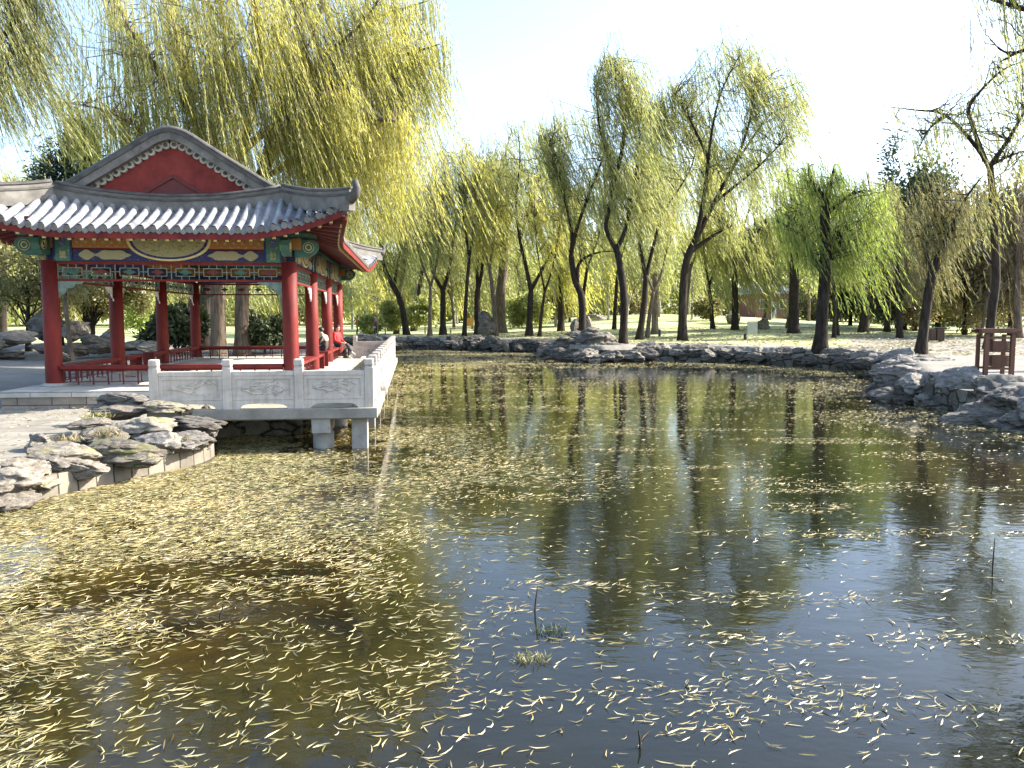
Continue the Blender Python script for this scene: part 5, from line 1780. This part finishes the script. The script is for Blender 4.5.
willow((735, 330), 'bright willow whose long curtain hides its own trunk behind the board', [(735, 330), (735, 290), (733, 250)], [[(733, 252), (725, 225), (715, 205)], [(733, 250), (745, 222), (752, 200)], [(734, 262), (755, 235), (768, 218)]],
       [(728, 250, 36, 56), (758, 250, 16, 50)], 3.6, leaf='leaf_willow', n_sub=56, n_str=640, seed=14, hang=4.6, bottom=312)
willow((793.5, 333.6), 'thick straight dark trunk behind and left of the fresh green willow', [(793.5, 333.6), (794, 290), (795, 240)], [[(795, 242), (793, 205), (786, 165)], [(795, 240), (802, 205), (806, 170)]],
       [(794, 220, 30, 60)], 5.6, leaf='leaf_green', n_sub=46, n_str=480, seed=15)
willow((820, 349), 'pollarded willow with a thick dark trunk and fresh green shoots', [(820, 349), (823, 305), (825, 270), (825, 230), (824, 197)], [[(824, 200), (812, 181), (808, 163)], [(825, 205), (831, 183), (834, 165)], [(823, 272), (812, 255), (800, 235), (776, 220)], [(825, 277), (832, 250), (836, 234)], [(825, 215), (850, 195), (868, 190)]],
       [(848, 205, 46, 46), (812, 180, 30, 26), (868, 245, 28, 60), (788, 225, 18, 44)], 6.4, leaf='leaf_green', n_sub=70, n_str=780, seed=16, hang=2.2)
willow((834, 338), 'thin trunk close behind the pollarded fresh green willow', [(834, 338), (835, 300), (837, 262)], [[(837, 264), (840, 235), (838, 205)]], [(840, 245, 20, 40)], 2.0, leaf='leaf_olive', n_sub=24, n_str=200, seed=17)
willow((863, 333), 'dark trunked willow on the lawn right of the fresh green willow', [(863, 333), (866, 290), (868, 240)], [[(868, 242), (872, 205), (866, 170)], [(868, 240), (880, 212), (886, 180)]],
       [(872, 235, 32, 62)], 4.6, leaf='leaf_willow', n_sub=40, n_str=320, seed=18)
willow((887, 332), 'slim dark trunk left of the pair beside the litter bin', [(887, 332), (888, 295), (890, 255)], [[(890, 256), (894, 225), (890, 190)]], [(894, 240, 30, 55)], 3.0, leaf='leaf_olive', n_sub=36, n_str=340, seed=19)
willow((900, 338), 'twin stemmed dark tree left of the litter bin', [(900, 338), (899, 305), (897, 270)], [[(897, 271), (902, 240), (908, 205)], [(899, 310), (905, 280), (914, 245)]], [(906, 250, 28, 50)], 3.0, leaf='leaf_olive', n_sub=30, n_str=220, seed=20)
willow((920, 355), 'dark willow leaning right over the paved area behind the boulders', [(920, 355), (926, 312), (931, 280), (940, 255)], [[(940, 256), (955, 221), (968, 195), (986, 172)], [(931, 274), (927, 250), (930, 225)], [(950, 232), (935, 200), (925, 170)]],
       [(930, 235, 36, 62), (962, 205, 22, 40)], 5.2, leaf='leaf_olive', n_sub=34, n_str=250, seed=21)
willow((988, 350), 'dark sinuous willow behind the bin frame with long bare arching boughs', [(988, 350), (992, 312), (996, 280), (995, 240), (993, 202), (990, 166)], [[(990, 168), (975, 145), (945, 115), (915, 110), (888, 107)], [(990, 166), (1008, 140), (1030, 102), (1050, 70)], [(985, 160), (974, 130), (970, 105), (1000, 72), (1022, 62)], [(994, 268), (982, 246), (978, 218), (984, 190)], [(991, 165), (1012, 155), (1035, 148)], [(946, 116), (930, 128), (918, 150)]],
       [(985, 110, 50, 50), (925, 130, 36, 26), (1010, 80, 26, 60), (985, 190, 24, 40)], 4.4, leaf='leaf_grey', n_sub=84, n_str=420, seed=22, hang=1.3)
willow((1019, 338), 'brown trunked tree at the right edge of the picture', [(1019, 338), (1017, 290), (1020, 230)], [[(1020, 232), (1015, 200), (1022, 160)], [(1020, 240), (1034, 205), (1042, 170)]], [(1015, 260, 30, 60)], 4.0, leaf='leaf_brown', bark='bark_brown', n_sub=40, n_str=380, seed=23)
willow((1105, 395), 'near willow beyond the right edge reaching thin boughs into the top corner', [(1105, 395), (1100, 250), (1085, 120), (1075, 60)], [[(1075, 62), (1050, 20), (1010, 5), (975, -5)], [(1080, 90), (1050, 55), (1025, 50), (1000, 62)], [(1078, 70), (1065, -10), (1040, -60)]],
       [(1010, 10, 42, 42), (1060, -40, 60, 60)], 9, D=24, leaf='leaf_grey', n_sub=44, n_str=190, seed=24, hang=1.4)

wrg = random.Random(77)
for k in range(12):
    px = 425 + k * 37 + wrg.uniform(-8, 8)
    D_ = wrg.uniform(58, 74)
    while sdist(np.array([ray(px, 330).x * D_]), np.array([D_]))[0] < 5: D_ += 2
    if 745 < px < 785: D_ = 76
    d = ray(px, 330); gz_ = gz(d.x / d.y * D_, D_)
    by = 317 + (EYE - gz_) * F / D_
    top = wrg.uniform(118, 175) + (20 if px > 800 else 0)
    fy = wrg.uniform(258, 292); l1 = wrg.uniform(-20, -6); l2 = wrg.uniform(5, 20); lean = wrg.uniform(-8, 8)
    willow((px, by), 'slender forked willow in the second row behind the bank willows', [(px, by), (px + lean * .4, (by + fy) / 2), (px + lean, fy)],
           [[(px + lean, fy), (px + lean + l1 * .6, fy - 30), (px + lean + l1, (fy + top) / 2), (px + lean + l1 * 1.1, top + 15)], [(px + lean, fy), (px + lean + l2 * .5, fy - 25), (px + lean + l2, (fy + top) / 2 - 8), (px + lean + l2 * 1.4, top + 25)]],
           [(px + lean, (top + 255) / 2, 26, (255 - top) / 2 + 8)], wrg.uniform(1.8, 2.6), leaf=wrg.choice(['leaf_willow', 'leaf_grey', 'leaf_willow', 'leaf_yellow']), bark=wrg.choice(['bark', 'bark', 'bark_brown']),
           n_sub=34, n_str=330, seed=700 + k, D=D_, group='slender willows of the second row')

# the great yellow willows behind the pavilion
BIGW = np.array([0.2, 0.05, 0])
willow((218, 346), 'great yellow willow rising behind the pavilion roof', [(218, 346), (218, 300), (217, 260), (222, 215), (233, 172)],
       [[(233, 174), (243, 145), (257, 85), (262, 55), (255, 10), (262, -50), (255, -110)], [(240, 152), (275, 125), (310, 108), (350, 98)], [(233, 178), (205, 140), (188, 100), (182, 50), (165, -10)],
        [(262, 60), (300, 10), (330, -50), (345, -110)], [(217, 250), (180, 190), (150, 140), (110, 112), (60, 102)], [(225, 205), (212, 150), (222, 100), (225, 40), (215, -30)], [(280, 122), (290, 95), (308, 85)], [(190, 110), (150, 60), (120, 10), (100, -40)]],
       [(230, 30, 140, 130), (150, 60, 95, 90), (300, 60, 90, 110), (250, 150, 110, 60), (110, 110, 55, 50)], 8.0, leaf='leaf_yellow', D=39, n_sub=190, n_str=3400, hang=3.6, seed=31, wind=BIGW, bark='bark_brown', bottom=240, leaf_l=.25)
willow((242, 346), 'second great yellow willow leaning right behind the pavilion eaves', [(242, 346), (242, 300), (246, 250), (252, 205), (262, 172)],
       [[(262, 174), (285, 140), (330, 118), (385, 120), (402, 122)], [(262, 174), (280, 110), (320, 60), (365, 20), (400, -40)], [(330, 90), (365, 60), (400, 56), (440, 44)], [(260, 180), (300, 160), (350, 150), (395, 160)], [(280, 112), (282, 40), (300, -40)], [(365, 22), (400, 10), (430, 0)]],
       [(345, 110, 80, 95), (388, 70, 58, 62), (330, 20, 80, 80), (376, 165, 46, 50), (320, 175, 60, 40), (428, 62, 20, 36)], 7.5, leaf='leaf_yellow', D=41, n_sub=150, n_str=2900, hang=4.0, seed=32, wind=np.array([0.1, .05, 0]), bark='bark_brown', bottom=245, leaf_l=.25)
willow((203, 343), 'third stout trunk close left of the great willow pair', [(203, 343), (205, 300), (208, 255), (204, 215)], [[(204, 217), (190, 180), (175, 140)], [(206, 225), (222, 190), (236, 160)]],
       [(200, 190, 60, 50)], 6.0, leaf='leaf_willow', D=44, n_sub=60, n_str=700, seed=33, bark='bark')
willow((-70, 372), 'dark green willow hanging in from beyond the left edge', [(-70, 372), (-68, 280), (-60, 180), (-50, 120)], [[(-50, 122), (-20, 70), (15, 20), (40, -20)], [(-50, 120), (-60, 40), (-50, -60)], [(-45, 110), (0, 60), (30, 50)], [(15, 20), (30, -20), (50, -60)]],
       [(-5, 10, 52, 80), (15, 60, 42, 50), (-60, -20, 70, 90)], 9, leaf='leaf_grey', D=30, n_sub=80, n_str=1200, hang=2.8, seed=34, wind=np.array([.32, .05, 0]), bottom=150, leaf_l=.22)
willow((2, 330), 'low yellow willow at the left edge beyond the rockery', [(2, 330), (3, 290), (4, 240)], [[(4, 242), (-6, 205), (-12, 175)], [(4, 240), (14, 205), (20, 180)]], [(4, 205, 38, 52)], 4, leaf='leaf_yellow', D=58, n_sub=50, n_str=620, seed=35)

def foliage_tree(px, base_y, label, blobs, leaf, bark, D, n, leaf_l, trunk_r=.14, name='tree', cat='tree', seed=0, top=None, cone=False, group=None, wide=.42, trunk_top=None):
    """broad leaved or evergreen tree: trunk, limbs and a crown of small leaves in uneven clumps"""
    rg = random.Random(seed); rn = np.random.default_rng(seed + 500)
    d = ray(px, base_y); base = Vector((d.x / d.y * D, D, 0)); base.z = gz(base.x, base.y)
    s = D / F
    b = MB()
    tt = at(px, trunk_top if trunk_top is not None else min(q[1] for q in blobs), D) - base
    n_t = 7
    tp = [Vector((0, 0, -.2))] + [Vector((tt.x * i / n_t + rg.uniform(-.1, .1) * tt.z * .08, rg.uniform(-.05, .05), tt.z * i / n_t)) for i in range(1, n_t + 1)]
    b.tube(tp, [trunk_r * (1 - .8 * i / n_t) * (1.3 if i == 0 else 1) for i in range(n_t + 1)], 8)
    P, Dv = [], []
    tot = sum(q[2] * q[3] for q in blobs)
    for (cx, cy, rx, ry) in blobs:
        c = at(cx, cy, D) - base
        r3 = np.array([rx * s, max(rx * s * .9, .4), ry * s])
        ncl = max(6, int(26 * (rx * ry / tot) * len(blobs) ** .5))
        m = int(n * rx * ry / tot)
        cl = rn.normal(size=(ncl, 3)); cl /= np.linalg.norm(cl, axis=1, keepdims=True); cl *= rn.uniform(.3, .95, (ncl, 1)) ** .6
        cid = rn.integers(0, ncl, m)
        p = cl[cid] + rn.normal(0, .2, (m, 3))
        if cone: p[:, :2] *= np.clip(.62 - p[:, 2:3] * .55, .06, 1.2)
        pts = np.array(tuple(c)) + p * r3
        P.append(pts)
        out = p / (np.linalg.norm(p, axis=1, keepdims=True) + 1e-6)
        dv = out * .6 + rn.normal(0, .6, (m, 3)) + np.array([0, 0, -.15 if not cone else .2])
        Dv.append(dv / np.linalg.norm(dv, axis=1, keepdims=True))
        for k in range(min(ncl, 14)):
            e = Vector(tuple(np.array(tuple(c)) + cl[k] * r3 * .9))
            q = tp[rg.randrange(2, n_t)]
            b.tube(bez(q, q.lerp(e, .5) + Vector((0, 0, .1)), e, 4), [trunk_r * .3, trunk_r * .24, trunk_r * .18, trunk_r * .12, trunk_r * .06], 5, 0, False)
    P = np.concatenate(P); Dv = np.concatenate(Dv)
    L = leaf_l * rn.uniform(.6, 1.3, len(P))
    V = leaves_np(P, Dv, L, L * wide * rn.uniform(.7, 1.2, len(P)), rn)
    ok = (V[:, 2].reshape(-1, 4).min(1) > .02)
    V = V.reshape(-1, 4, 3)[ok].reshape(-1, 3)
    return finish_tree(name, base, label, cat, b, V, None, bark, leaf, group)

# evergreens and shrubs
foliage_tree(60, 345, 'dark conifer tip above the roof, the left and lower of two', [(60, 185, 24, 55)], 'leaf_dark', 'bark', 46, 9000, .34, .2, 'conifer_tree', 'conifer', 41, cone=False, wide=.3)
foliage_tree(86, 345, 'dark conifer tip above the roof, the right and taller of two', [(86, 185, 22, 58)], 'leaf_dark', 'bark', 47, 9000, .34, .2, 'conifer_tree', 'conifer', 42, cone=False, wide=.3)
foliage_tree(904, 330, 'tall dark cypress rising behind the fresh green willow', [(904, 225, 24, 82), (897, 260, 30, 55)], 'leaf_dark', 'bark', 72, 16000, .5, .25, 'cypress_tree', 'cypress', 43, wide=.3)
foliage_tree(938, 330, 'broad dark evergreen behind the leaning willow', [(932, 245, 34, 70), (958, 265, 30, 50)], 'leaf_shrub', 'bark', 74, 16000, .5, .25, 'evergreen_tree', 'evergreen', 44)
foliage_tree(965, 333, 'brown leaved tree behind the bin frame', [(955, 262, 36, 62), (988, 250, 30, 66)], 'leaf_brown', 'bark', 62, 17000, .34, .18, 'autumn_tree', 'tree', 45)
foliage_tree(1010, 333, 'brownish tree at the right edge behind the sinuous willow', [(1012, 258, 34, 60), (1038, 235, 34, 70)], 'leaf_brown', 'bark', 60, 16000, .34, .18, 'autumn_tree', 'tree', 46)
foliage_tree(850, 328, 'dark evergreen mass between the fresh green willow and the cypress', [(852, 270, 26, 46), (880, 285, 26, 36)], 'leaf_shrub', 'bark', 82, 12000, .5, .2, 'evergreen_tree', 'evergreen', 62)
foliage_tree(915, 328, 'brown leaved tree between the cypress and the broad evergreen', [(915, 275, 30, 46), (890, 255, 20, 40)], 'leaf_brown', 'bark', 70, 12000, .42, .2, 'autumn_tree', 'tree', 63)
foliage_tree(978, 325, 'low yellow green bush like tree right of the litter bin', [(965, 300, 28, 24), (985, 305, 22, 18)], 'leaf_olive', 'bark', 66, 8000, .36, .15, 'small_tree', 'tree', 47)
foliage_tree(900, 330, 'olive tree with low foliage behind the litter bin', [(905, 285, 30, 34), (875, 275, 26, 36)], 'leaf_shrub', 'bark', 76, 9000, .45, .2, 'small_tree', 'tree', 48)
foliage_tree(28, 335, 'olive brown tree hanging low over the rockery', [(20, 272, 44, 36), (55, 285, 30, 26)], 'leaf_olive', 'bark', 43, 9000, .24, .16, 'small_tree', 'tree', 49)
foliage_tree(92, 332, 'olive tree seen between the left columns of the pavilion', [(92, 285, 36, 28), (125, 288, 26, 26)], 'leaf_olive', 'bark', 46, 9000, .24, .2, 'small_tree', 'tree', 50)
foliage_tree(140, 335, 'fresh green bush seen between the left columns', [(138, 305, 20, 22)], 'leaf_green', 'bark', 48, 3500, .22, .1, 'bush', 'bush', 51)
for (px, by, bl, lab, D_, sd) in ((265, 346, [(265, 331, 20, 17), (280, 334, 12, 13)], 'clipped dark round shrub right of the great willow trunks', 42, 52), (178, 346, [(172, 329, 22, 18), (155, 334, 13, 12)], 'dark round shrub behind the second left column', 42, 53),
                             (190, 342, [(192, 322, 14, 20)], 'dark shrub left of the great willow trunks', 43, 54), (372, 330, [(372, 323, 9, 9)], 'green shrub under the thin trunks past the pavilion', 68, 55),
                             (385, 325, [(392, 316, 11, 11)], 'green shrub behind the terrace end', 72, 56), (540, 324, [(530, 308, 18, 16), (515, 312, 12, 12)], 'green bush right of the stout brown trunk', 76, 57), (425, 325, [(420, 312, 16, 12)], 'green bush left of the low forked willow', 74, 58),
                             (710, 316, [(708, 308, 12, 8)], 'low olive bush on the crest of the lawn under the curtain', 84, 59), (556, 316, [(556, 308, 16, 10)], 'low bush on the crest of the lawn behind the stub trunk', 84, 60)):
    foliage_tree(px, by, lab, bl, 'leaf_shrub' if D_ < 60 else 'leaf_willow' if D_ < 80 else 'leaf_olive', 'bark', D_, 4200, .2 + D_ * .0022, .06, 'shrub', 'shrub', sd)
# thin trunk beside the front left column
willow((72, 362), 'thin pale leaning trunk beside the rockery seen past the front column', [(72, 362), (69, 335), (66, 310), (64, 285)], [[(64, 287), (58, 260), (52, 240)], [(65, 292), (74, 262), (80, 245)]], [(66, 262, 30, 26)], 2.6, bark='bark_brown', leaf='leaf_olive', D=38, n_sub=30, n_str=260, seed=61, hang=1.2)

# bare tree and pale thin trees of the background --------------------------------
def bare_tree(px, base_y, D, H, label, seed, name='bare_tree', bark='bark_pale'):
    rg = random.Random(seed)
    d = ray(px, base_y); base = Vector((d.x / d.y * D, D, 0)); base.z = gz(base.x, base.y)
    b = MB()
    def grow(p, dirv, L_, r, lev):
        pts = [p]; q = p.copy(); dd = dirv.copy()
        for i in range(4):
            dd = (dd + Vector((rg.gauss(0, .12), rg.gauss(0, .12), .04))).normalized()
            q = q + dd * L_ / 4; pts.append(q.copy())
        b.tube(pts, [r * (1 - .15 * i) for i in range(5)], 7 if lev < 2 else 4, 0, False)
        if lev >= 5: return
        for k in range(3 if lev else 4):
            t = rg.uniform(.45, 1); i = min(3, int(t * 4)); s_ = pts[i].lerp(pts[i + 1], t * 4 - i)
            a = rg.uniform(0, 6.28); up_ = dd * .75 + Vector((math.cos(a), math.sin(a), .15)) * rg.uniform(.4, .8)
            grow(s_, up_.normalized(), L_ * rg.uniform(.55, .75), r * .5, lev + 1)
    grow(Vector((0, 0, -.1)), Vector((0, 0, 1)), H * .38, H * .012, 0)
    root = tag(empty(name, base), label, 'tree')
    b.build('trunk', M[bark], root)
    return root
bare_tree(868, 332, 80, 19, 'grey bare twigged tree behind the fresh green willow', 3)
bare_tree(770, 325, 90, 16, 'bare twigged tree behind the small red house', 4, bark='bark_brown')
bare_tree(455, 325, 85, 13, 'bare brown tree far behind the low forked willow', 5, bark='bark_brown')
bare_tree(980, 335, 58, 12, 'bare brown tree behind the sinuous willow', 6, bark='bark_brown')

def pale_proto(seed, leaf, H, bark='bark_pale'):
    rg = random.Random(seed); rn = np.random.default_rng(seed)
    root = empty('poplar_tree')
    b = MB()
    tp = [Vector((rg.gauss(0, .06) * i, rg.gauss(0, .06) * i, -.2 + (H + .2) * i / 8)) for i in range(9)]
    b.tube(tp, [.17 * (1 - .09 * i) for i in range(9)], 7)
    st, le, ou = [], [], []
    for k in range(30):
        t = rg.uniform(.3, 1); i = min(7, int(t * 8)); q = tp[i].lerp(tp[i + 1], t * 8 - i)
        a = rg.uniform(0, 6.28); R_ = rg.uniform(.6, 2.4) * (1.3 - t * .5)
        e = q + Vector((math.cos(a) * R_, math.sin(a) * R_, rg.uniform(.4, 1.6)))
        pth = bez(q, q.lerp(e, .5) + Vector((0, 0, .3)), e, 4)
        b.tube(pth, [.05, .04, .03, .02, .012], 4, 0, False)
        for _ in range(9):
            u = rg.random() ** .6; j = min(3, int(u * 4)); p = pth[j].lerp(pth[j + 1], u * 4 - j) + Vector((rg.gauss(0, .3), rg.gauss(0, .3), rg.gauss(0, .25)))
            st.append(p); le.append(rg.uniform(.8, 3.2)); ou.append((0, 0, 0))
    b.build('trunk', M[bark], root)
    Vl, Vs_ = strands_np(np.array([tuple(p) for p in st]), np.array(le), .26, .46, rn, np.array(ou), WIND * .7, .2)
    V = np.concatenate([Vl, Vs_]); n = len(V) // 4
    mi = np.zeros(n, np.int32); mi[len(Vl) // 4:] = 1
    link('crown', np_mesh('crown', V, np.arange(n * 4).reshape(n, 4), False, mi), [M[leaf], M['twig']], root)
    return root
protos = [pale_proto(71, 'leaf_willow', 11), pale_proto(72, 'leaf_grey', 12.5), pale_proto(73, 'leaf_yellow', 9.5), pale_proto(74, 'leaf_willow', 13, 'bark_brown'), pale_proto(75, 'leaf_olive', 10, 'bark_brown')]
plab = ['thin pale trunked tree with loose yellow green foliage in the background rows', 'tall thin pale tree with grey green foliage in the background rows', 'thin pale trunked tree with bright yellow foliage in the background rows',
        'tall thin brown trunked tree in the background rows', 'thin brown trunked tree with olive foliage in the background rows']
used = [False] * 5

prg = random.Random(99)
spots = []
for k in range(74):
    if 560 < -40 + k * 14.6 < 900 and k % 2: continue
    px = -40 + (k + prg.uniform(-.4, .4)) * 14.6
    D_ = prg.uniform(66, 112) if px < 480 or px > 860 else prg.uniform(88, 118)
    if 700 < px < 800: D_ = prg.uniform(116, 130)
    spots.append((px, D_))
for k in range(12):
    px = 395 + (k + prg.uniform(-.4, .4)) * 30
    spots.append((px, prg.uniform(80, 95) if not 700 < px < 800 else prg.uniform(112, 124)))
for px, D_ in spots:
    d = ray(px, 320)
    x, y = d.x / d.y * D_, D_
    if sdist(np.array([x]), np.array([y]))[0] < 6: continue
    i = prg.choices(range(5), [3, 3, 3, 2, 2])[0] if px < 820 else prg.choice([3, 4, 4, 1])
    o = protos[i] if not used[i] else copy_tree(protos[i])
    used[i] = True
    o.location = (x, y, gz(x, y)); o.rotation_euler = (0, 0, prg.uniform(-.5, .5)); sc = prg.uniform(.75, 1.15); o.scale = (sc, sc, sc)
    tag(o, plab[i], 'tree', 'thin trees in the background rows')
for i in range(5):
    if not used[i]: protos[i].location = (-40 + i * 20, 120, 2.5); tag(protos[i], plab[i], 'tree', 'thin trees in the background rows')

brg = random.Random(4)
for k in range(18):
    px = -20 + k * 60 + brg.uniform(-12, 12)
    if 745 < px < 790: continue
    w_, h_ = brg.uniform(20, 32), brg.uniform(16, 34)
    foliage_tree(px, 322, 'loose bush in the row along the far edge of the lawn', [(px, 316 - h_ * .75, w_, h_), (px + brg.uniform(-20, 20), 318 - h_ * .4, w_ * .7, h_ * .55)], brg.choice(['leaf_olive', 'leaf_brown', 'leaf_grey', 'leaf_grey', 'leaf_willow']), 'bark_brown', brg.uniform(104, 120), 3200, .6, .1, 'bush', 'bush', 300 + k, group='bushes along the far edge of the lawn')
# far wood that closes the view
rn = np.random.default_rng(5)
n = 120000
th = rn.uniform(-1.05, 1.05, n); rr_ = rn.uniform(122, 150, n)
hgt = 7 + 7 * fnoise(th * 60 + 90, rr_ * .05, 2.2, 21) + 3 * fnoise(th * 60 + 90, rr_ * .1, .7, 22)
X_, Y_ = np.sin(th) * rr_, np.cos(th) * rr_
Z_ = 2.0 + hgt * rn.random(n) ** .8
Dv = rn.normal(0, 1, (n, 3)); Dv[:, 2] -= .8; Dv /= np.linalg.norm(Dv, axis=1, keepdims=True)
L = rn.uniform(.5, 1.5, n)
V = leaves_np(np.stack([X_, Y_, Z_], 1), Dv, L, L * .4, rn)
tag(link('far_wood', np_mesh('far_wood', V, np.arange(n * 4).reshape(n, 4)), M['leaf_grey']), 'pale green wood closing the view behind the park', 'wood', kind='stuff')

# ------------------------------------------------------------------ things in the water and small plants
def tuft(p, label, n=160, r=.28, h=.16, seed=0, mat='leaf_green', name='water_plant', cat='plant'):
    rn = np.random.default_rng(seed)
    a = rn.uniform(0, 6.28, n); q = np.sqrt(rn.random(n)) * r
    P = np.stack([np.cos(a) * q * 1.2, np.sin(a) * q * .8, np.zeros(n)], 1)
    Dv = rn.normal(0, .6, (n, 3)); Dv[:, 2] = rn.uniform(.25, 1.1, n); Dv /= np.linalg.norm(Dv, axis=1, keepdims=True)
    L = h * rn.uniform(.5, 1.3, n)
    V = leaves_np(P, Dv, L, L * .13, rn)
    o = link(name, np_mesh(name, V, np.arange(n * 4).reshape(n, 4)), M[mat])
    o.location = p
    return tag(o, label, cat)
def wpt(px, py):
    d = ray(px, py); t = -EYE / d.z
    return Vector((d.x * t, d.y * t, 0.004))
tuft(wpt(551, 632), 'small floating green plant tuft by the upright twig, the farther one', 130, .13, .06, 1, 'leaf_shrub')
tuft(wpt(532, 660), 'small floating green plant tuft nearer the camera, the yellower one', 120, .11, .055, 2, 'leaf_olive')
for (px, py, h, ln, lab) in ((534, 612, .2, .03, 'short dark twig sticking up from the water behind the green tufts'), (992, 568, .3, .02, 'thin dark stick standing in the water at the right'), (641, 748, .1, -.015, 'tiny reddish twig sticking up among the near floating leaves'), (218, 622, .14, .05, 'thin brown twig sticking up among the leaves at the left')):
    p = wpt(px, py); b = MB()
    b.tube([Vector((0, 0, -.2)), Vector((ln * .4, 0, h * .4)), Vector((ln, .01, h))], [.008, .007, .004], 6)
    o = b.build('twig', M['bark']); o.location = p; tag(o, lab, 'twig')
for k, (px, py, Y, lab) in enumerate(((108, 436, 12.7, 'dry yellow grass tuft between the rocks by the paving corner'), (98, 418, 13.8, 'green grass tuft at the edge of the sunlit paving'), (150, 432, 13.2, 'dry grass tuft below the lichened rock'), (172, 441, 13.0, 'yellow weed tuft at the cracked bank rock'), (70, 441, 12.1, 'low grass tuft behind the mossy slab'), (1000, 383, 22.5, 'dry grass tuft among the right boulders under the bin frame'))):
    o = tuft(at(px, py, Y), lab, 110, .2, .13, 30 + k, 'leaf_olive' if k % 2 else 'leaf_brown', 'grass_tuft', 'grass tuft')

# ------------------------------------------------------------------ light, sky, camera
AZ, EL = R(76), R(33)
sdir = Vector((math.sin(AZ) * math.cos(EL), math.cos(AZ) * math.cos(EL), math.sin(EL)))
sun = bpy.data.lights.new('sun', 'SUN'); sun.energy = 5.0; sun.angle = R(0.5); sun.color = (1.0, 0.94, 0.84)
so = bpy.data.objects.new('sun', sun); COL.objects.link(so)
so.rotation_euler = sdir.to_track_quat('Z', 'Y').to_euler()
w = bpy.data.worlds.new('World'); S.world = w; w.use_nodes = True
nt = w.node_tree
bg = nt.nodes['Background']
sky = nt.nodes.new('ShaderNodeTexSky'); sky.sky_type = 'NISHITA'; sky.sun_disc = False
sky.sun_elevation = EL; sky.sun_rotation = AZ
sky.air_density = 1.0; sky.dust_density = 1.7; sky.ozone_density = 1.6
nt.links.new(sky.outputs[0], bg.inputs[0])
bg.inputs[1].default_value = 0.14

cam = bpy.data.cameras.new('camera'); cam.sensor_width = 36; cam.lens = F / 1024 * 36; cam.clip_end = 3000; cam.clip_start = .1
co = bpy.data.objects.new('camera', cam); COL.objects.link(co)
co.location = (0, 0, EYE); co.rotation_euler = (R(90) - PITCH, 0, 0)
S.camera = co
S.view_settings.view_transform = 'Standard'; S.view_settings.look = 'None'
S.view_settings.gamma = 1.0; S.view_settings.exposure = 1.87; S.view_settings.use_curve_mapping = False
S.cycles.max_bounces = 8; S.cycles.diffuse_bounces = 3; S.cycles.glossy_bounces = 3; S.cycles.transmission_bounces = 4
S.cycles.caustics_reflective = False; S.cycles.caustics_refractive = False
